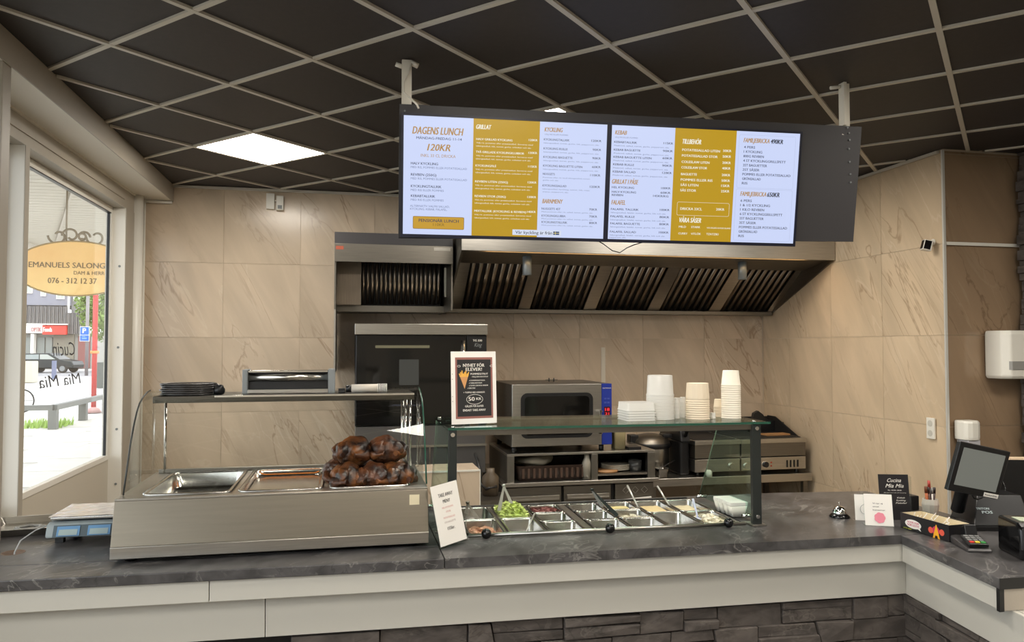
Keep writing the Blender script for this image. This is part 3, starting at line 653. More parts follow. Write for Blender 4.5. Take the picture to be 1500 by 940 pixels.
part('front_fascia', q(B(-.10, .775, 5.70, 5.712, 2.38, 2.515)), M['dsteel'], H2, .002)
part('top_box', q(B(-.10, .775, 5.712, 6.52, 2.515, 2.60)), M['board'], H2)
part('left_side_panel', q(B(-.10, -.088, 5.712, 6.52, 2.03, 2.515)), M['dsteel'], H2)
part('right_side_panel', q(B(.763, .775, 5.712, 6.52, 2.03, 2.515)), M['dsteel'], H2)
part('splash_panel', q(B(-.10, -.088, 5.712, 6.52, 1.56, 2.028)), M['steel'], H2)
part('grease_gutter', q(MB().prism([(6.18, 2.035), (6.18, 2.085), (6.20, 2.085), (6.20, 2.045), (6.52, 2.045), (6.52, 2.035)], 'x', -.088, .763)), M['dsteel'], H2)
t2, b2_ = Vector((0, 6.10, 2.47)), Vector((0, 6.195, 2.085)); n2 = Vector((0, -.97, -.24)).normalized()
baffles(.10, .74, t2, b2_, n2, 18, .013, H2, O2)
part('filter_side_plate', q(B(-.088, .10, 6.10, 6.11, 2.085, 2.50)), M['filt'], H2)
u = at(493, 362, Y=5.70); part('warning_sticker', q(B(-.09, -.035, 5.698, 5.70, 2.47, 2.495)), mat('sticker_red', (150, 72, 50), .5), H2)
part('maker_plate', q(B(.63, .755, 5.697, 5.70, 2.478, 2.502)), mat('plate', (190, 184, 172), .5), H2)
part('lamp_tube', q(B(.745, .76, 5.98, 6.0, 2.15, 2.38)), mat('lamp_tube', (206, 200, 180), .4), H2)

# ================================================================== ROTISSERIE OVEN
RV = thing('rotisserie_oven', 'tall black fronted rotisserie oven with steel cap on a grey stand', 'oven', (.055, 5.70, .80))
q = lambda mb: loc_(mb, (.055, 5.70, .80))
part('body', q(B(.056, 1.036, 5.74, 6.45, 1.17, 1.845)), M['black'], RV)
part('steel_cap', q(B(.05, 1.04, 5.69, 6.46, 1.845, 1.925)), M['steel'], RV, .003)
part('door_frame', q(B(.06, .88, 5.705, 5.738, 1.18, 1.84)), M['blackg'], RV, .003)
part('door_glass', q(B(.13, .83, 5.700, 5.706, 1.24, 1.80)), M['ovenglass'], RV)
part('lit_tube', q(B(.20, .60, 5.698, 5.700, 1.745, 1.765)), mat('dim_strip', (110, 106, 84), .4), RV)  # flat pale strip on the door glass, not emissive
part('handle', q(MB().tube([(.855, 5.665, 1.42), (.855, 5.665, 1.80)], .009, 10).box(.85, .86, 5.665, 5.706, 1.44, 1.45).box(.85, .86, 5.665, 5.706, 1.77, 1.78)), M['chrome'], RV)
part('control_column', q(B(.885, 1.036, 5.705, 5.738, 1.18, 1.84)), M['black'], RV, .002)
lt = MB(); text(lt, 'TG 330', .93, 1.795, .016, .07, y=5.7035, bold=.03); part('model_lettering', q(lt), M['wplastic'], RV)
lt = MB(); text(lt, 'King', .94, 1.755, .03, .06, y=5.7035, shear=.4); part('script_lettering', q(lt), M['grey'], RV)
part('mirrored_sheet', q(B(.375, .52, 5.697, 5.700, 1.47, 1.66)), mat('dim_sheet', (58, 60, 58), .5), RV)  # grey patch that paints a reflection onto the door glass
st = q(B(.06, 1.03, 5.72, 6.4, .80, 1.165)); part('stand_panel', st, mat('blue_grey_steel', (108, 106, 104), .35, .6), RV, .002)
part('stand_rail', q(B(.05, 1.036, 5.70, 5.72, 1.005, 1.02).box(.60, .612, 5.712, 5.72, .80, 1.005)), M['steel'], RV)
part('stand_leg', q(B(.08, .12, 5.75, 5.79, FLOOR, .80)), M['dsteel'], RV); part('stand_leg', q(B(.97, 1.01, 5.75, 5.79, FLOOR, .80)), M['dsteel'], RV)
part('stand_leg', q(B(.08, .12, 6.34, 6.38, FLOOR, .80)), M['dsteel'], RV); part('stand_leg', q(B(.97, 1.01, 6.34, 6.38, FLOOR, .80)), M['dsteel'], RV)
# tile clad low block
BLK = thing('tiled_block', 'low block clad in beige marble tile with white edge trim, behind the menu card', 'low wall', (.0, 5.0, FLOOR))
q = lambda mb: loc_(mb, (.0, 5.0, FLOOR))
part('core', q(B(.01, .855, 5.01, 5.30, FLOOR, .925)), M['grout'], BLK)
for (x0, x1) in ((.0, .255), (.257, .864)):
    for z0, z1 in ((FLOOR, .33), (.333, .935)): part('tile', q(B(x0, x1, 4.998, 5.009, z0, z1)), M['tile'], BLK)
part('tile', q(B(.0, .864, 5.0, 5.31, .927, .938)), M['tile'], BLK)
part('edge_trim', q(B(.0, .867, 4.993, 4.999, .93, .941).box(.861, .867, 4.994, 4.999, FLOOR, .93)), M['wplastic'], BLK)
# items right of the block
single('jug', MB().lathe([(.0, .70), (.055, .70), (.06, .76), (.06, .83), (.03, .86), (.03, .89), (0, .89)], 0, 0, 18), mat('milky_plastic', (84, 72, 56), .45), 'cream plastic jug on the low shelf beside the tiled block', 'jug', loc=(1.0, 5.35, 0))
single('side_shelf', B(.88, 1.12, 5.15, 5.45, .66, .70).box(.88, .9, 5.15, 5.45, FLOOR, .66).box(1.10, 1.12, 5.15, 5.45, FLOOR, .66), M['dsteel'], 'narrow dark steel shelf between the tiled block and the drawer bench', 'shelf')
pts = [at(696, 665, Y=5.6), at(700, 675, Y=5.5), at(703, 690, Y=5.45), at(702, 705, Y=5.4), at(712, 716, Y=5.3), at(728, 712, Y=5.3)]
single('black_hose', MB().tube([tuple(p) for p in pts], .012, 8), M['black'], 'black hose hanging down behind the tiled block', 'hose')

# ================================================================== BENCH WITH DRAWERS + SHELF UNIT
BN = thing('drawer_bench', 'stainless steel work bench with two drawers and a diamond pattern panel', 'workbench', (1.12, 5.47, FLOOR))
q = lambda mb: loc_(mb, (1.12, 5.47, FLOOR))
part('top', q(B(1.12, 2.33, 5.47, 6.45, .725, .755)), M['steel'], BN, .003)
part('body', q(B(1.14, 2.31, 5.53, 6.44, .05, .725)), M['dark'], BN)
for (x0, x1) in ((1.13, 1.565), (1.585, 1.955)):
    d = part('drawer', q(B(x0, x1, 5.50, 5.53, .44, .715)), M['dsteel'], BN, .003)
    part('drawer_handle', q(MB().box(x0+.02, x1-.02, 5.475, 5.50, .62, .632).box(x0+.02, x1-.02, 5.475, 5.482, .632, .655)), M['steel'], d, .001)
d = part('control_panel', q(B(1.99, 2.30, 5.50, 5.53, .44, .715)), M['dsteel'], BN, .003)
dm = MB()
for k in range(3):
    c = (2.075+k*.075, .665); r = .026
    P4 = [(c[0], c[1]+r), (c[0]+r, c[1]), (c[0], c[1]-r), (c[0]-r, c[1])]
    for i in range(4): a, b = P4[i], P4[(i+1) % 4]; dm.tube([(a[0], 5.498, a[1]), (b[0], 5.498, b[1])], .0018, 5)
part('diamond_mark', q(dm), M['steel'], d)
part('white_cloth', q(MB().prism([(2.01, .60), (2.27, .615), (2.275, .58), (2.24, .575), (2.22, .595), (2.07, .59), (2.04, .565), (2.01, .57)], 'y', 5.47, 5.485)), M['paper'], BN)
part('blue_label', q(B(1.80, 1.955, 5.495, 5.499, .50, .57)), M['blue'], BN)
for x in (1.16, 2.26):
    for y in (5.54, 6.38): part('leg', q(B(x, x+.03, y, y+.03, FLOOR, .05)), M['dsteel'], BN)
SU = thing('shelf_unit', 'open two-bay stainless shelf unit carrying the blue-panel oven', 'shelf', (1.15, 5.49, .755))
q = lambda mb: loc_(mb, (1.15, 5.49, .755))
part('top', q(B(1.15, 2.31, 5.49, 6.2, .948, .965)), M['steel'], SU, .002)
for x0, x1 in ((1.15, 1.205), (1.80, 1.85), (2.25, 2.31)): part('upright', q(B(x0, x1, 5.49, 5.54, .756, .948)), M['steel_v'], SU, .002)
part('side_panel', q(B(1.15, 1.162, 5.54, 6.2, .756, .948)), M['dsteel'], SU); part('side_panel', q(B(2.298, 2.31, 5.54, 6.2, .756, .948)), M['dsteel'], SU); part('back_panel', q(B(1.162, 2.298, 6.18, 6.2, .756, .948)), M['dark'], SU)
part('shelf_board', q(B(1.85, 2.25, 5.50, 6.17, .78, .795)), M['steel'], SU)
# things in the shelf bays
tr = MB(); tr.loft([rrect(.54, .40, .02, 0), rrect(.58, .44, .02, .11)], True, False); tr.loft([rrect(.565, .425, .02, .11), rrect(.53, .39, .02, .01)], False, True); tr.loft([rrect(.58, .44, .02, .11), rrect(.565, .425, .02, .11)], False, False)
cr = thing('crate', 'dark brown plastic basket in the left bay of the shelf unit', 'basket', (1.52, 5.74, .757))
part('basket', tr, mat('brown_plastic', (58, 42, 34), .5), cr)
rb = MB()
for k in range(12): rb.box(-.25+k*.042, -.25+k*.042+.018, -.224, -.216, .02, .09)
part('rib', rb, mat('brown_plastic_rib', (78, 58, 46), .5), cr, kind='stuff')
cl = MB(); cl.ball((0, 0, 0), (.15, .12, .05), 18, 10, .03, 9, 2); single('dish_cloth', cl, mat('cloth', (196, 186, 166), .9), 'crumpled pale cloth lying in the brown basket', 'cloth', loc=(1.40, 5.72, .885))
bt_ = MB().lathe([(.0, 0), (.035, 0), (.037, .12), (.02, .16), (.018, .185), (0, .185)], 0, 0, 14); single('bottle', bt_, mat('cloudy_plastic', (150, 144, 130), .3), 'upright cloudy bottle at the right end of the left shelf bay', 'bottle', loc=(1.775, 5.53, .757), kind=None)
for k in range(5):
    single('plate', MB().lathe([(.0, 0), (.06, 0), (.115, .012), (.113, .016), (.06, .005), (0, .005)], 0, 0, 24), mat('plate%d' % k, (206, 198, 180), .3) if k == 0 else bpy.data.materials['plate0'],
           ['white plate at the bottom of the shelf stack', 'second white plate from the bottom of the shelf stack', 'middle white plate of the five on the shelf', 'second white plate from the top of the shelf stack', 'topmost white plate of the shelf stack'][k], 'plate', 'plates stacked in the right shelf bay', loc=(2.05, 5.66, .796+k*.0085))
single('wooden_board', MB().lathe([(0, 0), (.10, 0), (.10, .018), (0, .018)], 0, 0, 20), M['wood'], 'round brown wooden board beside the plates in the shelf', 'board', loc=(1.945, 5.60, .796))
single('glass_jar', MB().lathe([(.05, 0), (.052, .08), (.046, .08), (.044, .005), (0, .005)], 0, 0, 18), mat('dark_jar', (74, 74, 72), .2), 'small dark glass jar at the right of the plates', 'jar', loc=(2.19, 5.60, .796))

# ================================================================== OVEN WITH BLUE PANEL
OV = thing('convection_oven', 'steel table oven with black rounded window and blue control strip', 'oven', (1.19, 5.50, .966))
q = lambda mb: loc_(mb, (1.19, 5.50, .966))
part('body', q(B(1.19, 1.966, 5.53, 6.22, 1.01, 1.475)), M['dsteel'], OV, .004)
dr = part('door', q(B(1.19, 1.884, 5.50, 5.53, 1.015, 1.475)), M['steel'], OV, .004)
def rpoly(x0, x1, z0, z1, r, n=5):
    p = []
    for cx, cz, a0 in ((x1-r, z1-r, 0), (x0+r, z1-r, PI/2), (x0+r, z0+r, PI), (x1-r, z0+r, 1.5*PI)):
        for k in range(n+1): a = a0+PI/2*k/n; p.append((cx+r*math.cos(a), cz+r*math.sin(a)))
    return p
part('window_seal', q(MB().prism(rpoly(1.255, 1.815, 1.075, 1.41, .05), 'y', 5.494, 5.50)), M['black'], dr)
part('window', q(MB().prism(rpoly(1.285, 1.785, 1.10, 1.385, .03), 'y', 5.490, 5.494)), M['ovenglass'], dr)
part('door_handle', q(MB().box(1.85, 1.866, 5.45, 5.465, 1.10, 1.27).box(1.85, 1.875, 5.45, 5.50, 1.262, 1.278).box(1.85, 1.875, 5.45, 5.50, 1.10, 1.112)), M['chrome'], dr, .003)
cp = part('control_strip', q(B(1.886, 1.966, 5.50, 5.53, 1.015, 1.475)), M['blue'], OV, .002)
dd = MB(); text(dd, '18', 1.912, 1.268, .024, .034, y=5.497, bold=.04); text(dd, '21', 1.912, 1.238, .02, .03, y=5.497, bold=.04)
part('display', q(B(1.905, 1.952, 5.498, 5.50, 1.23, 1.30)), mat('display_red', (60, 8, 10), .3), cp); part('digits', q(dd), mat('digits_red', (40, 0, 0), .3, emit=(255, 60, 70), es=1.2), cp)
dd = MB(); text(dd, 'ELECTROLUX', 1.893, 1.438, .007, .066, y=5.497, bold=.02); part('brand_lettering', q(dd), M['wplastic'], cp)
dd = MB()
for z in (1.325, 1.355):
    for x in (1.905, 1.93): dd.box(x, x+.018, 5.498, 5.5, z, z+.012)
part('button', q(dd), mat('dim_blue', (66, 82, 160), .4), cp)
part('top_hinge', q(MB().tube([(1.58, 5.9, 1.476), (1.58, 5.9, 1.505)], .005, 6).tube([(1.62, 5.9, 1.476), (1.62, 5.9, 1.505)], .005, 6).box(1.55, 1.65, 5.895, 5.905, 1.488, 1.492)), M['black'], OV)
for x, y in ((1.22, 5.56), (1.90, 5.56), (1.22, 6.12), (1.90, 6.12)): part('foot', q(MB().tube([(x, y, .966), (x, y, 1.01)], .02, 10)), M['black'], OV)
single('clear_tub', MB().loft([rrect(.09, .09, .015, 0), rrect(.10, .10, .015, .16)], True, False), mat('yellowish_tub', (186, 172, 130), .4), 'yellowish clear plastic tub on the shelf unit right of the blue control strip', 'tub', loc=(2.06, 5.62, .966))
single('knife_block', B(-.05, .05, -.06, .06, 0, .02), M['black'], 'flat black tray on the shelf unit top beside the blue strip', 'tray', loc=(2.16, 5.58, .966))
single('sealant_streak', MB().box(-.02, .02, -.002, .0, -.27, .05), mat('streak', (214, 206, 190), .3), 'bright vertical mounting strip on the tiles above the blue strip oven', 'strip', loc=(2.255, YB-.009, 1.70))

# ================================================================== RIGHT TABLE, RICE COOKER, GRIDDLE
TB = thing('steel_table', 'long stainless steel table under the griddle and rice cooker', 'table', (2.36, 5.72, FLOOR))
q = lambda mb: loc_(mb, (2.36, 5.72, FLOOR))
part('top', q(B(2.36, 3.81, 5.72, 6.45, .635, .70)), M['steel'], TB, .004)
for x in (2.39, 3.75):
    for y in (5.76, 6.36): part('leg', q(B(x, x+.04, y, y+.04, FLOOR, .635)), M['dsteel'], TB)
part('lower_shelf', q(B(2.4, 3.78, 5.78, 6.4, .12, .14)), M['dark'], TB)
RC = thing('rice_cooker', 'round stainless rice cooker with black rimmed domed lid', 'rice cooker', (2.49, 6.03, .70)); RC.scale = (.92, .92, .95)
part('body', MB().lathe([(0, 0), (.15, 0), (.17, .02), (.175, .22), (.17, .235)], 0, 0, 32, cap1=False), M['steel_v'], RC)
part('rim', MB().lathe([(.18, .225), (.188, .235), (.188, .26), (.18, .27)], 0, 0, 32, cap0=False, cap1=False), M['black'], RC)
part('lid', MB().lathe([(.182, .268), (.165, .30), (.12, .33), (.05, .345), (0, .347)], 0, 0, 32, cap0=False), M['dsteel'], RC)
part('hinge', MB().box(-.21, -.13, -.06, .04, .20, .34), M['black'], RC, .01)
part('lid_handle', MB().box(.09, .18, -.10, .0, .31, .345), M['black'], RC, .008)
part('front_spoon', MB().tube([(.02, -.18, .06), (.16, -.19, .13)], .004, 6), M['black'], RC)
pan_s = MB().loft([rrect(.08, .08, .02, 0), rrect(.10, .10, .02, .075)], True, False).loft([rrect(.12, .12, .02, .08), rrect(.10, .10, .02, .075)], False, False).loft([rrect(.096, .096, .02, .08), rrect(.078, .078, .02, .006)], False, True).loft([rrect(.12, .12, .02, .08), rrect(.096, .096, .02, .08)], False, False)
single('steel_container', pan_s, M['pan'], 'small steel container in front of the rice cooker', 'container', loc=(2.475, 5.76, .701), rz=.0)
CG = thing('contact_grill', 'bulky black appliance with a raised lid handle beside the rice cooker', 'grill', (2.708, 6.02, .70))
part('body', MB().box(-.04, .045, -.20, .22, 0, .29), M['black'], CG, .02)
part('lid', MB().prism([(-.22, .27), (-.2, .37), (.1, .40), (.22, .33), (.22, .27)], 'x', -.042, .046), M['black'], CG, .015)
part('lid_handle', MB().tube([(0, -.22, .33), (-.02, -.30, .38), (-.07, -.30, .40), (-.12, -.28, .40)], .016, 8), M['black'], CG)
GR = thing('griddle', 'twin stainless steel griddle with round knobs beside the right wall', 'griddle', (2.76, 5.74, .70))
q = lambda mb: loc_(mb, (2.76, 5.74, .70))
for i, (x0, x1) in enumerate(((2.76, 3.17), (3.172, 3.775))):
    part('rim', q(B(x0, x1, 5.735, 6.35, .955, .99)), M['steel'], GR, .003)
    part('upper_body', q(B(x0+.006, x1-.006, 5.75, 6.34, .845, .955)), M['dsteel'], GR, .002)
    part('control_front', q(B(x0, x1-.01, 5.742, 6.34, .735, .838)), M['steel'], GR, .003)
    part('hot_plate', q(B(x0+.02, x1-.02, 5.80, 6.30, .99, .995)), M['dark'], GR)
part('splash_guard', q(MB().prism([(5.84, .99), (6.33, .99), (6.33, 1.13), (6.2, 1.13)], 'x', 3.76, 3.768).box(2.77, 3.768, 6.33, 6.338, .99, 1.12)), M['dark'], GR)
for (px, py, c) in ((1071, 682, 'steel'), (1093, 682, 'steel'), (1121, 680, 'black')):
    p = at(px, py, Y=5.742)
    k = part('knob', q(MB().tube([(p.x, 5.742, p.z), (p.x, 5.722, p.z)], .024, 18)), M[c], GR, .002); part('knob_ring', q(MB().tube([(p.x, 5.742, p.z), (p.x, 5.736, p.z)], .031, 20)), M['chrome'], k)
lp = MB()
for py in (677, 682): p = at(1129.5, py, Y=5.742); lp.tube([(p.x, 5.743, p.z), (p.x, 5.737, p.z)], .007, 8)
part('pilot_lamp', q(lp), mat('pilot', (170, 66, 40), .4), GR)
p0, p1 = at(1152, 684, Y=5.742), at(1171, 673, Y=5.742)
sl = MB()
for k in range(4): sl.box(p0.x+k*.033, p0.x+k*.033+.012, 5.737, 5.742, p0.z, p1.z)
part('vent_slot', q(sl), M['dark'], GR)
for x in (2.80, 3.70):
    for y in (5.78, 6.30): part('foot', q(MB().tube([(x, y, .70), (x, y, .735)], .015, 8)), M['black'], GR)
# black folded shape standing at the back of the griddle
p = [at(px, py, Y=6.2) for px, py in ((1098, 640), (1098, 617), (1103, 614), (1105, 605), (1111, 601.5), (1118, 607), (1122, 614), (1160, 620), (1171, 628), (1179, 640))]
single('griddle_cover', MB().prism([(a.x, max(a.z, .996)) for a in p], 'y', 6.20, 6.24), M['black'], 'black metal lid with a pointed corner leaning at the back of the griddle', 'lid')
single('scraper_board', MB().box(-.115, .115, -.05, .05, 0, .012), M['wood'], 'thin wooden board lying on the right end of the griddle', 'board', loc=(3.61, 5.95, .996), rz=.1)
single('plastic_pot', MB().lathe([(0, 0), (.028, 0), (.028, .04), (.018, .055), (0, .055)], 0, 0, 14), M['wplastic'], 'white plastic pot lid on the table edge in front of the griddle', 'cap', loc=(at(1037, 690, Y=5.735).x, 5.735+.02, .735) if False else (2.87, 5.722, .701))  # a bottle cap left on the table edge

# ================================================================== HOT FOOD DISPLAY
WM = thing('food_warmer', 'stainless steel countertop food warmer with curved glass front', 'food warmer', (-.851, 3.07, TOP))
W_ = 1.174; q = lambda mb: mb
part('base_band', MB().box(0, W_, 0, .012, .018, .062), M['steel'], WM, .002)
warm = steel('warmer_steel', (128, 121, 108), .36, (1.2, 1.2, 25), var=.05)
part('front_panel', MB().prism([(.006, .062), (.05, .222), (.062, .222), (.018, .062)], 'x', 0, W_), warm, WM, .001)
part('side_panel', MB().prism([(.012, .018), (.012, .062), (.052, .222), (.69, .222), (.69, .018)], 'x', 0, .01), M['dsteel'], WM)
part('side_panel', MB().prism([(.012, .018), (.012, .062), (.052, .222), (.69, .222), (.69, .018)], 'x', W_-.01, W_), M['dsteel'], WM)
part('bottom_panel', MB().box(.01, W_-.01, .012, .69, .02, .03), M['dsteel'], WM); part('back_panel', MB().box(.01, W_-.01, .68, .69, .03, .222), M['dsteel'], WM)
dk = MB(); dk.box(0, W_, .05, .105, .222, .230).box(0, W_, .625, .69, .222, .230)
px_ = [.078+k*.352 for k in range(3)]; pw = .33
for a, b in ((0, px_[0]+.008), (px_[0]+pw-.008, px_[1]+.008), (px_[1]+pw-.008, px_[2]+.008), (px_[2]+pw-.008, W_)): dk.box(a, b, .105, .625, .222, .230)
part('deck', dk, M['steel'], WM, .001)
part('rear_rail', MB().box(.02, W_-.02, .64, .66, .230, .248), M['dsteel'], WM, .002)
for x, y in ((.06, .06), (W_-.06, .06), (.06, .62), (W_-.06, .62)): part('foot', MB().tube([(x, y, 0), (x, y, .02)], .02, 12), M['black'], WM)
prof = [(.118, .232), (.160, .32), (.202, .41), (.245, .48), (.290, .535), (.33, .568), (.387, .592), (.45, .608), (.50, .613)]
gl = MB(); n = len(prof); gl.add([(x, y, z) for x in (.012, W_+.002) for y, z in prof], [(i, i+1, n+i+1, n+i) for i in range(n-1)], True)
part('curved_glass', gl, M['glass'], WM)
for x in (.012, W_+.002): part('glass_edge_strip', MB().tube([(x, y, z) for y, z in prof], .0035, 6), M['gedge'] if x > 1 else M['navy'], WM)
for x in (.02, W_-.01):
    poly = [(y+.004, z-.004) for y, z in prof]+[(.66, .60), (.66, .235)]
    part('side_glass', MB().add([(x, y, z) for y, z in poly], [tuple(range(len(poly)))]), M['glass'], WM)
part('top_shelf', MB().box(.055, W_-.03, .36, .66, .566, .594), steel('shelf_steel', (92, 87, 78), .38), WM, .002)
part('shelf_lip', MB().box(.30, W_-.03, .354, .36, .588, .596), M['chrome'], WM)
hl = MB().box(.45, .85, .52, .56, .5645, .566); part('heat_lamp', hl, mat('heat_lamp', (30, 20, 10), .3, emit=(255, 150, 60), es=4), WM)
for x, y in ((W_-.065, .60), (W_-.045, .645), (W_-.028, .60), (.045, .645)): part('post', MB().tube([(x, y, .230), (x, y, .566)], .006, 8), M['chrome'], WM)
part('price_tag', MB().box(W_-.075, W_-.035, .034, .037, .165, .205, Matrix.Rotation(-.0, 4, 'X')), mat('tag', (226, 214, 180), .6), WM)
def gn(w, d, dep, rim=.012, r=.025):
    m = MB(); m.loft([rrect(w, d, r, 0), rrect(w, d, r, .004), rrect(w-rim*2, d-rim*2, r*.9, .004), rrect(w-rim*2-.002, d-rim*2-.002, r*.9, -.002), rrect(w-rim*2-.014, d-rim*2-.014, r, -dep+.008), rrect(w-rim*2-.03, d-rim*2-.03, r, -dep)], False, True)
    m.loft([rrect(w, d, r, 0), rrect(w-rim*1.6, d-rim*1.6, r*.9, -.001), rrect(w-rim*2-.010, d-rim*2-.010, r, -dep), rrect(w-rim*2-.028, d-rim*2-.028, r, -dep-.003)], False, True); return m
for k in range(3):
    c = (-.851+px_[k]+pw/2, 3.07+.365)
    single('food_pan', gn(pw, .535, (.065, .022, .05)[k], .014, .035), M['pan'], ['deep empty steel pan at the left end of the food warmer', 'shallow empty steel tray in the middle of the food warmer', 'steel pan under the roast chickens in the food warmer'][k], 'pan', 'pans in the food warmer', loc=(c[0], c[1], TOP+.231))
hs = MB()
for k in range(5):
    for j in range(2): hs.lathe([(0, 0), (.004, 0), (.004, .0006), (0, .0006)], -.11+j*.03, .14+k*.022, 8)
# roast chickens
CHM = mat('roast_skin', (150, 76, 30), .38, noise_amt=.75, nscale=16, bump=.6, bscale=45)
CHD = mat('roast_dark', (108, 52, 26), .42, noise_amt=.7, nscale=18, bump=.6, bscale=50)
nt = CHM.node_tree; rp = [n for n in nt.nodes if n.type == 'VALTORGB'][0].color_ramp.elements
rp[0].color = lin((30, 14, 9))+(1,); rp[1].color = lin((156, 94, 46))+(1,); rp[0].position = .44; rp[1].position = .74
nt = CHD.node_tree; rp = [n for n in nt.nodes if n.type == 'VALTORGB'][0].color_ramp.elements
rp[0].color = lin((26, 13, 10))+(1,); rp[1].color = lin((112, 64, 34))+(1,); rp[0].position = .4; rp[1].position = .72
def chicken(label, loc, rz, seed, tilt=0):
    t = thing('roast_chicken', label, 'roast chicken', loc, rz, 'roast chickens in the warmer')
    t.scale = (1.06, 1.06, 1.06)
    b = MB().ball((0, 0, .060), (.064, .076, .062), 30, 20, .012, 15, seed)
    b.ball((-.030, -.042, .066), (.034, .040, .040), 16, 10, .012, 26, seed+1); b.ball((.030, -.042, .066), (.034, .040, .040), 16, 10, .012, 26, seed+2)
    part('body', b, CHM if seed % 2 else CHD, t)
    for sx in (-1, 1):
        l = MB(); p0 = Vector((sx*.050, -.01, .050)); p1 = Vector((sx*.056, -.055, .052)); p2 = Vector((sx*.030, -.078, .058))
        l.tube([p0+Vector((0, .03, 0)), p0, (p0+p1)/2, p1, (p1*.4+p2*.6), p2, p2+Vector((-sx*.008, -.006, 0))], [.012, .024, .026, .020, .011, .009, .011], 12)
        part('drumstick', l, CHD if seed % 2 else CHM, t)
        w = MB(); w.tube([(sx*.050, .035, .075), (sx*.078, .022, .078), (sx*.086, -.0, .068), (sx*.074, -.022, .060), (sx*.066, -.032, .055)], [.014, .015, .013, .010, .006], 10)
        part('wing', w, CHD, t)
    return t
zb = TOP+.231-.045
for (lb2, dx, dy, dz, rz, sd) in (('roast chicken at the front left of the pile', -.095, -.14, 0, .25, 1), ('roast chicken at the front centre of the pile', .01, -.15, .0, -.1, 2), ('roast chicken at the front right of the pile', .105, -.135, 0, .35, 3),
      ('roast chicken lying behind on the left with a wing over the pan edge', -.125, .07, 0, 1.6, 4), ('roast chicken at the back right of the lower layer', .085, .08, 0, 2.6, 5),
      ('left of the two roast chickens on top', -.062, -.07, .100, -.3, 7), ('right of the two roast chickens on top', .066, -.07, .102, .2, 8), ('roast chicken at the back middle of the lower layer', -.02, .14, 0, .8, 6)):
    chicken(lb2, (-.851+px_[2]+pw/2+dx, 3.07+.365+dy, zb+dz), rz, sd)
# things on top of the warmer
ST = TOP+.5945
for k in range(6):
    l = MB(); r1, r2 = .115-.002*(k % 2), .085
    pts = [(r1*math.cos(2*PI*i/28)*1.0, r2*math.sin(2*PI*i/28), .004) for i in range(28)]
    l.tube(pts, .0035, 6, closed=True); l.prism([(p[0]*.98, p[1]*.98) for p in pts[::-1]], 'z', .002, .0035)
    single('plastic_platter', l, mat('clear_black_lid', (60, 58, 58), .25) if k == 0 else bpy.data.materials['clear_black_lid'], ['lowest', 'second lowest', 'third lowest', 'third highest', 'second highest', 'topmost'][k]+' black plastic platter of the stack on the warmer', 'platter', 'black plastic platters on the warmer', loc=(-.675+.004*math.sin(k*2.3), 3.55, ST+.0085*k), rz=.06*math.sin(k*1.7))
single('black_bag_knot', MB().ball((0, 0, .025), (.022, .02, .024), 12, 8, .012, 40, 3), M['black'], 'small black knot at the right end of the platter stack', 'bundle', loc=(-.545, 3.50, ST))
FD = thing('foil_dispenser', 'metal cling film cutter with grey end caps on top of the food warmer', 'film dispenser', (-.45, 3.50, ST))
part('end_cap', MB().box(0, .022, 0, .12, 0, .108), M['grey'], FD, .003); part('end_cap', MB().box(.365, .395, 0, .12, 0, .108), M['grey'], FD, .003)
part('body', MB().box(.022, .365, .03, .115, .006, .10), M['black'], FD)
part('front_roll', MB().tube([(.022, .03, .072), (.365, .03, .072)], .018, 14), M['pan'], FD); part('top_cover', MB().box(.022, .365, .01, .11, .094, .104), M['chrome'], FD, .002)
part('cutter_rail', MB().box(.022, .365, .0, .02, .006, .020), M['steel'], FD, .001)
for k in range(1):
    cs = MB(); 
    for i in range(14): cs.lathe([(.016, -i*.0125), (.0175, -i*.0125), (.0165, -i*.0125-.011), (.016, -i*.0125-.011)], 0, 0, 14, Matrix.Rotation(PI/2, 4, 'Y') @ Matrix.Rotation(PI, 4, 'X'), cap0=False, cap1=False)
cs = MB().tube([(0, 0, .018), (.17, 0, .020)], [.018, .0165], 18)
cst = thing('cup_stack', 'sleeve of white paper cups lying on the right end of the warmer shelf', 'cups', (.005, 3.50, ST))
part('sleeve', MB().tube([(.012, 0, .020), (.13, 0, .021)], .019, 18), mat('sleeve', (206, 198, 184), .4), cst)
rr_ = MB()
for i in range(7): rr_.tube([(.128+i*.0065, 0, .021), (.131+i*.0065, 0, .021)], .0205, 18)
part('cup_rim', rr_, M['paper'], cst, kind='stuff')
part('dark_end', MB().tube([(-.012, 0, .02), (.012, 0, .02)], .016, 12), M['black'], cst)
single('small_glass_bracket', MB().box(-.03, .0, -.02, .02, 0, .02), M['black'], 'black clip between the film cutter and the paper cups', 'clip', loc=(-.01, 3.53, ST))

# ================================================================== COLD WELL, PANS, GUARD
wo = Vector((.50, 3.205, TOP)); WR = -.03
CW = thing('cold_well', 'recessed stainless steel cold well let into the worktop', 'cold well', tuple(wo), WR)
wl, wd_ = 1.25, .55
part('rim', MB().box(-.008, wl+.006, -.018, .0, -.03, .004).box(-.008, wl+.006, wd_, wd_+.018, -.03, .004).box(-.008, .0, 0, wd_, -.03, .004).box(wl-.002, wl+.006, 0, wd_, -.03, .004), M['steel'], CW, .001)
part('basin', MB().box(0, wl, 0, wd_, -.17, -.165).box(0, .004, 0, wd_, -.165, -.03).box(wl-.004, wl, 0, wd_, -.165, -.03).box(0, wl, 0, .004, -.165, -.03).box(0, wl, wd_-.004, wd_, -.165, -.03), M['dsteel'], CW)
cols = [(.005, 2), (.182, 2), (.358, 3), (.565, 3), (.738, 3), (.908, 2), (1.078, 2)]; cwid = .164
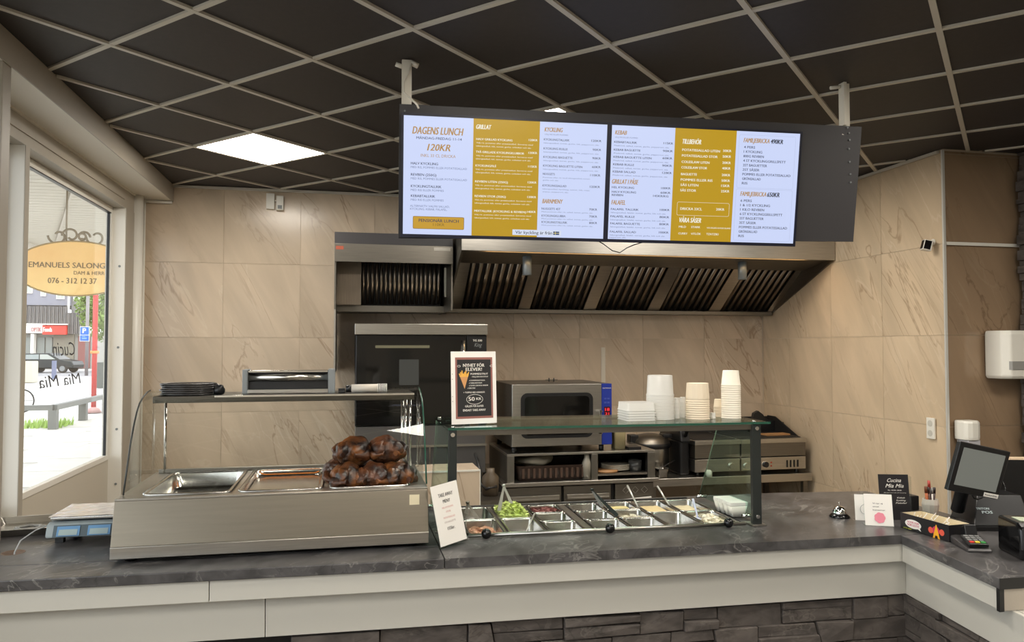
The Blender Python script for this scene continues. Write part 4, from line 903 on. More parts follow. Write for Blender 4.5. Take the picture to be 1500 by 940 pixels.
for (a, b) in ((.171, .181), (.347, .357), (.523, .563), (.730, .737), (.903, .907), (1.073, 1.077)): part('divider_bar', MB().box(a, b, 0, wd_, -.012, .002), M['dsteel'], CW)
part('hinge_rail', MB().tube([(.0, -.034, .012), (wl, -.034, .012)], .008, 8), M['steel'], CW)
for lx in (.075, .615, 1.165): part('latch_knob', MB().ball((lx, -.042, .020), .0215, 16, 11), M['blackg'], CW)
WMX = Matrix.Translation(wo) @ Matrix.Rotation(WR, 4, 'Z')
EM = {(0, 0): 'steel pan with slices of meat behind the take away card', (0, 1): 'dark steel pan holding tongs at the far left corner of the cold well', (1, 0): 'empty steel pan in front of the lettuce', (1, 1): 'steel pan heaped with green lettuce',
      (2, 0): 'nearly empty front pan of the third column of the well', (2, 1): 'middle pan of the third column with a scrap of food', (2, 2): 'back pan of the third column with red onion',
      (3, 0): 'empty front pan behind the middle black knob', (3, 1): 'empty middle pan right of the wide divider', (3, 2): 'empty back pan right of the wide divider', (4, 0): 'empty front pan in the fifth column', (4, 1): 'middle pan with white crumbs in the fifth column', (4, 2): 'back pan with yellow sauce in the fifth column',
      (5, 0): 'large empty front pan in the sixth column', (5, 1): 'back pan of creamy yellow sauce in the sixth column', (6, 0): 'front right corner pan of white slaw with a pale spoon', (6, 1): 'back right corner pan of cream dressing'}
cache = {}; centers = {}
for ci, (x, n) in enumerate(cols):
    d = (wd_-.006)/n
    for r in range(n):
        if (n,) not in cache: cache[(n,)] = gn(cwid, d-.004, .11, .009, .022).mesh('steel_pan', M['pan'])
        lc = Vector((x+cwid/2, .003+d*(r+.5), .0045)); centers[(ci, r)] = (lc, d)
        o = part('food_pan', cache[(n,)], None); o.matrix_world = WMX @ Matrix.Translation(lc); tag(o, EM[(ci, r)], 'pan', 'pans in the cold well')
def heap(name, label, cat, key, mt, depth, hgt, n=0, nzamp=.006, seed=1, sc_=.9):
    lc, d = centers[key]; w, dd_ = (cwid-.034)*sc_, (d-.038)*sc_; m = MB(); N_ = 14; vs = []; fs = []; 
    for j in range(N_+1):
        for i in range(N_+1):
            u, v = i/N_*2-1, j/N_*2-1; e = (1-min(1, max(abs(u), abs(v)))**2)
            vs.append((u*w/2, v*dd_/2, depth+hgt*e+nzamp*noise.fractal(Vector((u*3+seed, v*3, seed)), .7, 2, 3)))
    for j in range(N_):
        for i in range(N_): a = j*(N_+1)+i; fs.append((a, a+1, a+N_+2, a+N_+1))
    m.add(vs, fs, True)
    b_ = [(x_, y_, depth-.012) for (x_, y_) in ((-w/2, -dd_/2), (w/2, -dd_/2), (w/2, dd_/2), (-w/2, dd_/2))]; m.add(b_, [(3, 2, 1, 0)])
    rnd = random.Random(seed)
    for k in range(n):
        u, v = rnd.uniform(-.9, .9), rnd.uniform(-.9, .9); s_ = rnd.uniform(.006, .013); hh = depth+hgt*(1-max(abs(u), abs(v))**2)+rnd.uniform(0, .01)
        R3 = Matrix.Translation((u*w/2, v*dd_/2, hh)) @ Matrix.Rotation(rnd.uniform(0, 6), 4, 'Z') @ Matrix.Rotation(rnd.uniform(-1, 1), 4, 'X')
        L_ = s_*rnd.uniform(1, 2.2)
        m.add([(-L_, -s_*.5, 0), (0, -s_*.6, s_*.5), (L_, -s_*.4, .0), (L_*.9, s_*.5, .002), (0, s_*.6, -s_*.3), (-L_, s_*.5, s_*.3)], [(0, 1, 4, 5), (1, 2, 3, 4)], False, R3)
    o = part(name, m, mt); o.matrix_world = WMX @ Matrix.Translation(lc); tag(o, label, cat, None, 'stuff'); return o
heap('lettuce', 'heap of bright green shredded lettuce in the cold well', 'lettuce', (1, 1), mat('lettuce', (206, 218, 128), .6, noise_amt=.25, nscale=40), -.012, .05, 330, .012, 3, 1.02)
heap('sliced_meat', 'pale and reddish slices of meat in the front left pan', 'meat', (0, 0), mat('meat', (206, 158, 128), .6, noise_amt=.4, nscale=40), -.038, .022, 60, .008, 5)
heap('red_onion', 'dull red chopped onion in the third column back pan', 'onion', (2, 2), mat('onion', (134, 72, 66), .6, noise_amt=.3, nscale=50), -.018, .006, 60, .004, 6)
heap('yellow_sauce', 'pale yellow sauce in the fifth column back pan', 'sauce', (4, 2), mat('sauce_yellow', (232, 214, 150), .35), -.014, .003, 0, .002, 7)
heap('white_crumbs', 'scattered white crumbs in the fifth column middle pan', 'cheese', (4, 1), mat('crumb', (236, 226, 206), .7), -.038, .018, 60, .01, 8)
heap('creamy_sauce', 'creamy yellow sauce in the sixth column back pan', 'sauce', (5, 1), mat('sauce_cream', (236, 212, 160), .35), -.018, .004, 0, .003, 9)
heap('dressing', 'cream dressing in the far right back pan', 'sauce', (6, 1), mat('dressing', (232, 216, 178), .35), -.022, .006, 0, .004, 10)
heap('slaw', 'heaped white slaw in the front right pan', 'slaw', (6, 0), mat('slaw', (236, 228, 208), .7, noise_amt=.12, nscale=60), -.028, .026, 160, .008, 11)
heap('leftover_scrap', 'small scrap of food at the side of the third column middle pan', 'food', (2, 1), mat('scrap', (206, 196, 160), .6), -.04, .01, 6, .004, 12, .5)
def utensil(name, label, cat, pa, ya, pb, yb_, mt, r=.004, za=None, zb_=None, two=None):
    t = thing(name, label, cat, tuple(at(*pb, Y=yb_))); o = at(*pb, Y=yb_); a = at(*pa, Y=ya)-o
    return t, a
def tongs(label, apex, ya, tips, yt, mt):
    o = at(*apex, Y=ya); t = thing('tongs', label, 'tongs', tuple(o))
    for tip in tips:
        b = at(*tip, Y=yt)-o; d = b.normalized(); s_ = d.cross(Vector((0, 1, 0))).normalized()*.007; m = MB(); n_ = Vector((0, .0015, 0))
        m.add([tuple(v) for v in (-s_*.6-n_, s_*.6-n_, b+s_*1.4-n_, b-s_*1.4-n_, -s_*.6+n_, s_*.6+n_, b+s_*1.4+n_, b-s_*1.4+n_)], [(0, 1, 2, 3), (7, 6, 5, 4), (0, 4, 5, 1), (1, 5, 6, 2), (2, 6, 7, 3), (3, 7, 4, 0)])
        part('arm', m, mt, t)
    part('hinge', MB().tube([(-.008, 0, .004), (.008, 0, .004)], .006, 8), mt, t)
alu = mat('aluminium', (206, 204, 198), .35, .6)
tongs('steel tongs standing open in the lettuce', (738, 712), 3.60, ((731, 748), (754, 748)), 3.58, alu)
tongs('dark steel tongs resting in the far left pan', (685, 737), 3.62, ((683, 752), (699, 759)), 3.58, M['dsteel'])
tongs('thin steel tongs with black arms in the fifth column', (867, 718), 3.55, ((882, 742), (904, 755)), 3.40, M['navy'])
def stick(name, label, cat, a, ya, b, yb_, w, mt, bowl=False):
    o = at(*b, Y=yb_); t = thing(name, label, cat, tuple(o)); v = at(*a, Y=ya)-o
    part('handle', MB().tube([(0, 0, 0), tuple(v*.5), tuple(v)], [w*.7, w*.8, w], 8), mt, t)
    if bowl: part('bowl', MB().ball((0, 0, -.008), (.018, .022, .007), 12, 8), mt, t)
stick('ladle', 'steel ladle handle leaning out of the yellow sauce', 'ladle', (919, 711), 3.72, (934, 741), 3.60, .0055, alu, True)
stick('ladle', 'steel ladle handle leaning out of the creamy sauce', 'ladle', (963, 712), 3.72, (980, 739), 3.60, .0055, alu, True)
stick('spoon', 'pale lilac plastic spoon standing in the white slaw', 'spoon', (1015, 731), 3.42, (1022, 757), 3.33, .006, mat('lilac_plastic', (206, 208, 232), .4), True)
stick('spoon', 'thin steel spoon leaning in the empty pan in front of the lettuce', 'spoon', (783, 752), 3.42, (771, 778), 3.28, .004, alu, True)
# white boxes by the right glass
for k in range(4):
    f = k/3; p = at(1082, 758, Z=TOP)+Vector((-.004, .127, 0))*f; m = MB(); s_ = .052
    t = thing('sauce_box', ['frontmost', 'second', 'third', 'rearmost'][k]+' white square box of the row inside the right end glass', 'box', (p.x, p.y+.012, TOP+.0045), -.03, 'white boxes beside the right end glass')
    part('box', MB().loft([rrect(.062, .028, .005, 0), rrect(.086, .040, .005, .050)], True, True), M['wplastic'], t)
    part('lid', MB().box(-.044, .044, -.0205, .0205, .0505, .068), M['paper'], t, .002)
# guard
GZ = 1.405
GD = thing('glass_guard', 'glass sneeze guard with dark posts and green-edged top over the cold well', 'sneeze guard', (.41, 3.15, TOP))
q = lambda mb: loc_(mb, (.41, 3.15, TOP))
gt = MB().prism([(.412, 3.165), (1.872, 3.125), (1.872, 3.60), (.412, 3.66)], 'z', GZ, GZ+.008)
part('top_glass', q(gt), M['gglass'], GD)
part('glass_edge_strip', q(MB().prism([(.411, 3.1635), (1.873, 3.1235), (1.873, 3.1255), (.411, 3.1655)], 'z', GZ-.001, GZ+.009)), M['gedge'], GD)
part('front_rail', q(MB().prism([(.425, 3.175), (1.83, 3.137), (1.83, 3.155), (.425, 3.193)], 'z', GZ-.026, GZ-.002)), M['dsteel'], GD, .001)
part('led_bar', q(MB().prism([(.46, 3.60), (1.78, 3.56), (1.78, 3.575), (.46, 3.615)], 'z', GZ-.012, GZ-.002)), M['navy'], GD)
part('reflected_lamp', q(MB().box(.50, .62, 3.26, 3.29, GZ-.012, GZ-.002)), mat('led', (30, 30, 30), .3, emit=(250, 250, 255), es=2.0), GD)  # glowing bar stands in for a lamp reflected in the glass top
for k, (x0, x1, y) in enumerate(((.413, .449, 3.165), (1.785, 1.828, 3.13))):
    d = part('post', q(B(x0, x1, y, y+.022, TOP+.004, GZ-.001)), M['navy'], GD, .002)
    part('post_base', q(B(x0-.012, x1+.012, y-.02, y+.06, TOP+.001, TOP+.008)), M['steel'], d, .001)
    part('post_bolt', q(MB().tube([((x0+x1)/2, y, GZ-.02), ((x0+x1)/2, y-.006, GZ-.02)], .009, 12).tube([((x0+x1)/2, y, TOP+.04), ((x0+x1)/2, y-.006, TOP+.04)], .009, 12)), M['chrome'], d)
for x, yb2, yt2 in ((.412, 3.83, 3.60), (1.836, 3.77, 3.53)):
    poly = [(3.17, TOP+.01), (yb2, TOP+.01), (yt2, GZ-.002), (3.17, GZ-.002)] if x > 1 else [(3.19, TOP+.02), (yb2, TOP+.02), (yt2, GZ-.002), (3.19, GZ-.002)]
    part('side_glass', q(MB().prism(poly, 'x', x-.003, x+.003)), M['gglass'], GD)
    part('side_glass_edge', q(MB().tube([(x, poly[1][0], poly[1][1]), (x, poly[2][0], poly[2][1])], .0025, 6)), mat('pale_edge', (150, 158, 140), .3), GD)
    [part('glass_clamp', q(MB().tube([(x-.045, yy, TOP+.02), (x+.01, yy, TOP+.02)], .008, 8)), M['chrome'], GD) for yy in (yb2-.06, 3.24)]
for (x, y) in ((.435, 3.18), (1.80, 3.14), (.43, 3.62)): part('top_button', q(MB().lathe([(0, GZ+.008), (.009, GZ+.008), (.007, GZ+.014), (0, GZ+.014)], x, y, 12)), M['chrome'], GD)

# ---- cups and tubs on the guard
GT = GZ+.009
def cupstack(name, label, px0, px1, ytop, ybase_y, Y, mt, n, kind='round', topw=None, lip=.003, fl=False, group='cups and tubs on the glass guard'):
    a, b = at(px0, ybase_y, Y=Y), at(px1, ybase_y, Y=Y); r = (b.x-a.x)/2; cx = (a.x+b.x)/2; zt = at(px0, ytop, Y=Y).z; h = zt-GT
    t = thing(name, label, 'cups' if kind == 'round' else 'tubs', (cx, Y, GT), 0, group)
    head = min(h*.45, r*1.5); step = (h-head)/max(1, n-1); tw = r*(topw or .8)
    for k in range(n):
        z0_ = k*step
        if kind == 'round':
            m = MB()
            seg = 28
            if fl and k == n-1:
                rings = []
                for (rad, zz) in ((r*.97, z0_), (r*.98, z0_+head*.1), (tw*1.0, z0_+head)): rings.append([((rad*(1+.02*(i % 2)))*math.cos(2*PI*i/seg), (rad*(1+.02*(i % 2)))*math.sin(2*PI*i/seg), zz) for i in range(seg)])
                m.loft(rings, False, True, False)
            elif k == n-1: m.lathe([(r, z0_), (r, z0_+.004), (r*.955, z0_+.005), (tw, z0_+head), (tw*.96, z0_+head+.002)], 0, 0, seg, cap0=False)
            else: m.lathe([(r, z0_), (r, z0_+min(.004, step*.55)), (r*.955, z0_+min(.005, step*.6)), (r*.95, z0_+step*1.2)], 0, 0, seg, cap0=False, cap1=False)
        else:
            m = MB(); s2 = 2*r
            if k == n-1: m.loft([rrect(s2, s2, .01, z0_), rrect(s2, s2, .01, z0_+.003), rrect(s2*.96, s2*.96, .01, z0_+.004), rrect(s2*topw, s2*topw, .012, z0_+head)], False, True)
            else: m.loft([rrect(s2, s2, .01, z0_), rrect(s2, s2, .01, z0_+.003), rrect(s2*.95, s2*.95, .01, z0_+.004), rrect(s2*.95, s2*.95, .01, z0_+step*1.1)], False, False)
        part('cup' if kind == 'round' else 'tub', m, mt, t)
    return t
trl = bpy.data.materials.new('translucent_plastic'); trl.use_nodes = True; b_ = trl.node_tree.nodes['Principled BSDF']; b_.inputs['Base Color'].default_value = (.82, .81, .76, 1); b_.inputs['Roughness'].default_value = .3; b_.inputs['Alpha'].default_value = .62
pap = mat('cream_cup', (232, 216, 190), .6); papw = mat('white_cup', (238, 230, 212), .6)
cupstack('tub_stack', 'short stack of frosted square tubs at the left of the glass top', 911, 953, 589, 612, 3.34, trl, 5, 'square', .93)
cupstack('tub_stack', 'thin ribbed stack of clear lids just left of the square tubs', 906, 925, 593, 612, 3.44, trl, 7, 'round', .98)
cupstack('cup_stack', 'tall ribbed stack of frosted deli tubs in the middle of the glass top', 948, 986, 550, 612, 3.36, trl, 15, 'round', .88)
cupstack('cup_stack', 'low stack of clear beakers between the frosted tubs and the fluted cups', 987, 996, 583, 611, 3.37, trl, 5, 'round', .9)
cupstack('cup_stack', 'second low stack of clear beakers touching the fluted cups', 996, 1005, 582, 611, 3.40, trl, 5, 'round', .9)
cupstack('cup_stack', 'cream paper cup stack with a fluted top cup', 1006, 1038, 561, 611, 3.33, pap, 10, 'round', .9, fl=True)
cupstack('cup_stack', 'tiny stack of clear sauce pots between the cream cup stacks', 1040, 1048, 605, 612, 3.33, trl, 3, 'round', .9)
cupstack('cup_stack', 'small cream cup stack half hidden by the tallest stack', 1046, 1060, 585, 611, 3.40, pap, 4, 'round', .8)
cupstack('cup_stack', 'tallest stack of white paper cups near the right end of the glass top', 1058, 1084, 543, 612, 3.33, papw, 16, 'round', .8)
# jar behind poster
jr = thing('glass_jar', 'small glass jar with orange contents behind the black poster', 'jar', (.56, 3.40, GT))
part('jar', MB().lathe([(.022, 0), (.023, .095), (.02, .10)], 0, 0, 16, cap1=False), M['glass'], jr); part('contents', MB().lathe([(0, .002), (.019, .002), (.019, .055), (0, .055)], 0, 0, 14), mat('orange_sauce', (196, 130, 60), .4), jr)
# poster in acrylic holder
PM = Matrix.Translation((.4333, 3.2549, GT)) @ rot3(.198, -.05, .0)
PS = thing('poster_stand', 'black and white poster about chips for pupils standing on the glass guard', 'poster', mw=PM)
pc = lambda x, y: onp(PM, 650+x/8.178, 505+y/8.174)
c4 = [pc(92, 905), pc(590, 905), pc(660, 100), pc(90, 58)]
wL, wR_, hT = c4[0][0], pc(612, 905)[0], (c4[3][1]+c4[2][1])/2
xl, xr_ = pc(90, 480)[0], pc(628, 480)[0]
part('sheet', MB().box(xl, xr_, 0, .002, .004, hT), M['paper'], PS)
part('acrylic_holder', MB().box(xl-.002, xr_+.002, .002, .0028, .002, hT+.001).box(xl, xr_, -.01, .05, .0, .003), M['glass'], PS)
b0, b1 = pc(150, 830), pc(600, 140); i0, i1 = pc(168, 800), pc(572, 160); mx_ = pc(370, 480)[0]
hw = (xr_-xl)*.5; cx = (xl+xr_)/2
part('border', MB().box(cx-hw*.82, cx+hw*.84, -.0006, .0, hT*.085, hT*.92), mat('rose_border', (150, 98, 88), .7), PS)
part('black_field', MB().box(cx-hw*.74, cx+hw*.76, -.0009, -.0006, hT*.115, hT*.89), mat('poster_black', (34, 32, 32), .7), PS)
wt_ = mat('poster_white', (232, 228, 218), .7)
def pl(txt, x, z, h, w, al='c', key='lettering', bold=.02, mt=None):
    m = MB(); text(m, txt, cx+hw*x, hT*z, hT*h, hw*w, y=-.0012, align=al, bold=bold); part(key, m, mt or wt_, PS)
pl('NYHET FÖR', .0, .79, .045, .95, bold=.03); pl('ELEVER!', .0, .735, .045, .72, bold=.03)
pl('POMMESSTRUT', .24, .68, .026, .78, bold=.02); pl('-VÄLJ DIN KRYDDA!', .26, .645, .018, .74); pl('√ POMMESKRYDDA', .14, .595, .018, .7); pl('√ GRILLKRYDDA', .07, .56, .018, .58); pl('√ SOUR CREAM & ONION', .2, .525, .018, .84); pl('√ BACON', -.12, .49, .018, .33)
pl('+ TOPPAS MED KEBABSÅS', -.0, .43, .022, .95); pl('50', -.12, .325, .055, .27, bold=.04); pl('KR', .2, .335, .036, .22, bold=.04); pl('GÄLLER FÖR ELEVER', .0, .24, .028, .82); pl('ENDAST TAKE AWAY', .0, .185, .03, 1.0, bold=.03)
ev = [(cx+hw*.02+hw*.36*math.cos(2*PI*i/32), -.0012, hT*.345+hT*.066*math.sin(2*PI*i/32)) for i in range(32)]
part('price_ring', MB().tube(ev, .0009, 4, closed=True), wt_, PS)
cn = MB().add([(cx-hw*.62, -.0013, hT*.66), (cx-hw*.26, -.0013, hT*.66), (cx-hw*.42, -.0013, hT*.49)], [(2, 1, 0)]); part('cone_picture', cn, mat('cone', (206, 150, 96), .7), PS)
fr_ = MB()
for k in range(8): a = -.4+.8*k/7; x = cx+hw*(-.44+.16*(k-3.5)/3.5); fr_.prism([(x-.0025, hT*.655), (x+.0025, hT*.655), (x+.0025+a*.012, hT*(.70+.02*(k % 3))), (x-.0025+a*.012, hT*(.70+.02*(k % 3)))], 'y', -.0016, -.0013)
part('chips_picture', fr_, mat('chips', (232, 176, 74), .7), PS)
dt = MB()
for z in (.69, .62, .385, .32): dt.box(xl+.004, xl+.0065, -.0012, 0, hT*z, hT*z+.0025)
part('punch_mark', dt, M['ink'], PS)
for sx in (-.66, .80): 
    m = MB().tube([(cx+hw*(sx+.07*math.cos(2*PI*i/10)), -.0012, hT*.80+hT*.012*math.sin(2*PI*i/10)) for i in range(10)], .0008, 4, closed=True); part('doodle', m, wt_, PS)

# ---- take away card in slanted holder
TM = Matrix.Translation((.368, 3.03, TOP+.002)) @ rot3(.42, -.14, -.13)
TC = thing('menu_card', 'white TAKE AWAY MENY card in a clear slanted holder on the worktop', 'card', mw=TM)
cw_, ch_ = .125, .245
part('card', MB().box(0, cw_, 0, .002, .006, ch_), M['paper'], TC); part('holder_back', MB().box(-.002, cw_+.004, .002, .003, 0, ch_+.002), M['glass'], TC)
part('holder_foot', MB().box(-.004, cw_+.004, -.002, .09, -.0015, .0), M['glass'], TC)
for (s_, z, h_, w_, mt_, bd) in (('TAKE AWAY', .195, .015, .068, M['ink'], .02), ('MENY', .17, .014, .034, M['ink'], .02), ('HEL KYCKLING', .148, .0075, .052, 'p', 0), ('STOR', .13, .0075, .022, 'p', 0), ('POTATISSALLAD', .108, .0075, .054, 'p', 0), ('OCH BAGUETTE', .09, .0075, .052, 'g', 0), ('155kr.', .062, .013, .034, M['ink'], .03)):
    m = MB(); text(m, s_, cw_*.5, z, h_, w_, y=-.0005, align='c', bold=bd)
    part('lettering', m, mt_ if not isinstance(mt_, str) else (mat('pink_ink', (206, 140, 130), .7) if mt_ == 'p' else mat('grey_ink', (160, 140, 132), .7)), TC)

# ================================================================== RIGHT HAND COUNTER ITEMS
BL = thing('service_bell', 'shiny chrome reception bell on the bare worktop', 'bell', (2.275, 3.205, TOP))
part('base', MB().lathe([(0, 0), (.045, 0), (.047, .004), (.038, .014), (.034, .016), (0, .016)], 0, 0, 28), M['blackg'], BL)
part('dome', MB().lathe([(.034, .016), (.034, .022), (.030, .036), (.020, .047), (.008, .052), (0, .053)], 0, 0, 28), M['chrome'], BL)
part('plunger', MB().lathe([(.002, .052), (.002, .062), (.005, .064), (.005, .068), (0, .07)], 0, 0, 10), M['chrome'], BL)
C1 = thing('counter_card', 'white card with pink blossom about cash, in a clear stand by the corner', 'card', (2.282, 3.03, TOP+.001), -.42)
part('card', MB().prism([(0, .0), (.002, .0), (.032, .135), (.030, .135)], 'x', 0, .118), M['paper'], C1); part('holder', MB().prism([(.003, 0), (.004, 0), (.034, .137), (.033, .137)], 'x', -.002, .12).box(-.002, .12, 0, .05, -.001, .001), M['glass'], C1)
tm_ = Matrix.Rotation(-.2187, 4, 'X')
for s_, z, w_ in (('Vi tar ej', .095, .042), ('emot', .081, .026), ('kontanter.', .066, .054)):
    m = MB(); text(m, s_, .035, z, .006, w_, y=-.0022, bold=.01, M_=tm_); part('lettering', m, M['ink'], C1)
m = MB()
pk = mat('pink_blossom', (232, 140, 156), .7)
for k in range(7): a = 2*PI*k/7; m.add([(.062+.012*math.cos(a)+.012*math.cos(2*PI*i/12), -.0020-.0001*k, .035+.012*math.sin(a)+.012*math.sin(2*PI*i/12)) for i in range(12)], [tuple(range(12))], False, tm_)
part('blossom', m, pk, C1)
C2 = thing('counter_card', 'smaller white card with a drawn circle, half hidden behind the blossom card', 'card', (2.305, 3.13, TOP+.001), -.42)
part('card', MB().prism([(0, .0), (.002, .0), (.022, .115), (.020, .115)], 'x', 0, .10), M['paper'], C2)
m = MB().tube([(.045+.022*math.cos(2*PI*i/28), -.001, .05+.022*math.sin(2*PI*i/28)) for i in range(28)], .0007, 4, Matrix.Rotation(-.172, 4, 'X'), closed=True); part('circle_drawing', m, M['grey'], C2)
C3 = thing('menu_card', 'tall black card with white script standing behind the white cards', 'card', (2.425, 3.11, TOP+.001), -.30)
part('card', MB().prism([(0, .0), (.002, .0), (.032, .205), (.030, .205)], 'x', 0, .135), mat('card_black', (40, 38, 40), .3), C3); part('holder', MB().box(.135, .138, 0, .034, 0, .2), M['glass'], C3)
tm3 = Matrix.Rotation(-.145, 4, 'X')
for s_, z, h_, w_, sh in (('Cucina', .172, .018, .062, .4), ('Mia Mia', .147, .018, .082, .4), ('KL 10:00-18:00', .132, .006, .06, 0), ('Alla dagar lunch buffé och avhämtning', .122, .003, .10, 0), ('Kebab', .098, .007, .035, .3), ('Kyckling', .086, .007, .042, .3), ('Falafel', .074, .007, .05, .3)):
    m = MB(); text(m, s_, .07 if z > .11 else .095, z, h_, w_, y=-.002, align='c', shear=sh, M_=tm3); part('lettering', m, wt_, C3)
# sweets box
XB = thing('candy_box', 'black cardboard box of drinking straws with a bubble slogan on its side', 'box', (2.405, 2.958, TOP+.001), -1.513)
bl_, bw_, bh_ = .262, .115, .068
bx_ = MB(); bx_.box(0, bl_, 0, .002, 0, bh_).box(0, bl_, bw_-.002, bw_, 0, bh_).box(0, .002, .002, bw_-.002, 0, bh_).box(bl_-.002, bl_, .002, bw_-.002, 0, bh_).box(0, bl_, 0, bw_, 0, .002)
part('box', bx_, mat('box_black', (26, 24, 26), .4), XB); part('box_lining', MB().box(.003, bl_-.003, .003, bw_-.003, .002, bh_*.55).box(.003, bl_-.003, bw_-.006, bw_-.003, .002, bh_-.001).box(.003, .006, .003, bw_-.003, .002, bh_-.001).box(bl_-.006, bl_-.003, .003, bw_-.003, .002, bh_-.001), mat('lining', (214, 200, 168), .7), XB)
m = MB(); rnd = random.Random(5)
for k in range(16): x = .03+rnd.random()*.2; y = .02+rnd.random()*.07; a = rnd.uniform(-1, 1); m.tube([(x, y, bh_*.58), (x+.03*math.cos(a), y+.03*math.sin(a), bh_*.85+rnd.random()*.022)], .0018, 6)
part('straw', m, M['paper'], XB, kind='stuff')
m = MB().add([(.072+.045*math.cos(2*PI*i/28), -.0006, .030+.019*math.sin(2*PI*i/28)) for i in range(28)], [tuple(range(28))]).add([(.095, -.0006, .016), (.116, -.0006, .008), (.108, -.0006, .022)], [(0, 1, 2)]); part('speech_bubble', m, M['paper'], XB)
mg = mat('magenta_ink', (196, 30, 90), .6)
for s_, z in (('GODIS SOM', .033), ('GÖR GOTT!', .021)): m = MB(); text(m, s_, .072, z, .009, .064, y=-.0012, align='c', bold=.04); part('lettering', m, mg, XB)
m = MB(); text(m, 'JA TILL GODIS', .018, .004, .005, .045, y=-.0008, bold=.02); part('lettering', m, mat('lime_ink', (206, 214, 60), .6), XB)
def disc(x, z, r, mt, y=-.0006, n=20, sx=1): part('emblem_shape', MB().add([(x+r*sx*math.cos(2*PI*i/n), y, z+r*math.sin(2*PI*i/n)) for i in range(n)], [tuple(range(n))]), mt, XB)
pkm, orm, ylm = mat('emblem_pink', (206, 50, 96), .6), mat('emblem_coral', (226, 92, 70), .6), mat('emblem_yellow', (246, 176, 40), .6)
disc(.195, .030, .019, pkm); disc(.168, .028, .013, orm, -.0008); disc(.226, .030, .013, orm, -.0008)
part('emblem_letter', MB().prism([(.180, .0), (.190, .0), (.193, .011), (.203, .011), (.206, .0), (.217, .0), (.203, .042), (.200, .056), (.196, .056), (.192, .042)], 'y', -.0016, -.0011).prism([(.195, .017), (.202, .017), (.1985, .032)], 'y', -.0018, -.0015), ylm, XB)
# pens in fluted cup
PC = thing('pen_cup', 'fluted cream cup holding pens behind the straw box', 'cup', (2.735, 3.16, TOP))
rg = [[(r*(1+.05*(i % 2))*math.cos(2*PI*i/24), r*(1+.05*(i % 2))*math.sin(2*PI*i/24), z) for i in range(24)] for r, z in ((.030, 0), (.036, .05), (.032, .075), (.028, .075), (.026, .01))]
part('cup', MB().loft(rg, True, True, False), mat('cup_cream', (206, 200, 186), .6), PC)
for k, (lb3, dx, a, c, hh) in enumerate((('orange brown pen at the left of the pen cup', -.018, -.12, (180, 96, 50), .125), ('black pen with brown cap in the pen cup', -.008, -.05, (80, 50, 40), .12), ('dark marker with red cap, tallest in the pen cup', .002, -.06, (52, 44, 44), .15), ('white barrelled marker in the pen cup', .010, .02, (226, 220, 210), .115), ('dark brown marker at the right of the pen cup', .020, .10, (58, 38, 34), .115))):
    t = thing('pen', lb3, 'pen', (2.735+dx, 3.16+.004*(k-2), TOP+.012), 0, 'pens in the fluted cup')
    part('barrel', MB().tube([(0, 0, 0), (a*hh*.75, 0, hh*.75)], .0065, 10), mat('pen%d' % k, c, .4), t); part('cap', MB().tube([(a*hh*.75, 0, hh*.75), (a*hh, 0, hh)], [.007, .006], 10), mat('cap%d' % k, (176, 60, 50) if k == 2 else tuple(int(v*.6) for v in c), .4), t)
single('receipt_box', MB().box(-.05, .05, -.04, .04, 0, .07), M['black'], 'plain black box behind the pen cup beside the black card', 'box', bevel=.004, loc=(2.70, 3.29, TOP+.001))
single('paper_slip', MB().box(-.05, .05, -.06, .06, 0, .002), mat('pink_paper', (226, 204, 190), .7), 'pale pinkish paper slip lying behind the black stapler', 'paper', loc=(2.76, 3.02, TOP+.001), rz=.2)
single('cable_cover', MB().prism([(-.05, 0), (.05, 0), (.045, .018), (.02, .026), (-.03, .022)], 'y', -.06, .03), M['black'], 'black wedge shaped hand stamp behind the straw box', 'stamp', bevel=.003, loc=(2.72, 2.93, TOP+.003), rz=-.3)
CN = thing('drink_can', 'orange soft drink bottle behind the till screen', 'drink', (2.825, 3.06, TOP))
part('body', MB().lathe([(0, 0), (.026, 0), (.029, .008), (.029, .125), (.024, .135), (0, .135)], 0, 0, 24), mat('orange_can', (206, 96, 36), .3), CN)
m = MB(); text(m, 'FANTA', -.024, .098, .02, .048, y=-.0305, bold=.05); part('lettering', m, mat('navy_ink', (36, 40, 110), .5), CN)
part('label_patch', MB().box(-.024, .024, -.0300, -.0295, .09, .125), M['paper'], CN)
single('tall_glass', MB().lathe([(.024, 0), (.028, .12), (.026, .12), (.022, .004), (0, .004)], 0, 0, 18), M['glass'], 'empty clear glass to the right of the orange drink', 'glass', loc=(2.862, 3.0, TOP))if False else None
# till screen
s85 = .80
RM = Matrix.Translation((3.1269*s85+.006, 3.4955*s85, 1.75+(.9935-1.75)*s85-.004)) @ rot3(.0232, .1447, .205)
TS = thing('till_screen', 'black framed touch screen of the till, tilted, with a grey display', 'screen', mw=RM)
sw_, sh_ = .34*s85, .27*s85
part('housing', MB().box(0, sw_, .0, .022, 0, sh_), M['black'], TS, .003)
part('display', MB().box(.023, sw_-.023, -.0012, .0, .03, sh_-.021), mat('grey_display', (60, 62, 60), .25, emit=(112, 113, 105), es=.8), TS)
part('sticker', MB().box(sw_*.70, sw_*.985, -.0016, .0, .004, .022), M['paper'], TS); m = MB(); text(m, 'Kontantfritt', sw_*.84, .010, .007, sw_*.24, y=-.0022, align='c', bold=.03); part('lettering', m, M['ink'], TS)
part('neck', MB().tube([(sw_*.55, .02, .10), (sw_*.62, .09, .02), (sw_*.75, .12, -.10)], .028, 12), M['black'], TS)
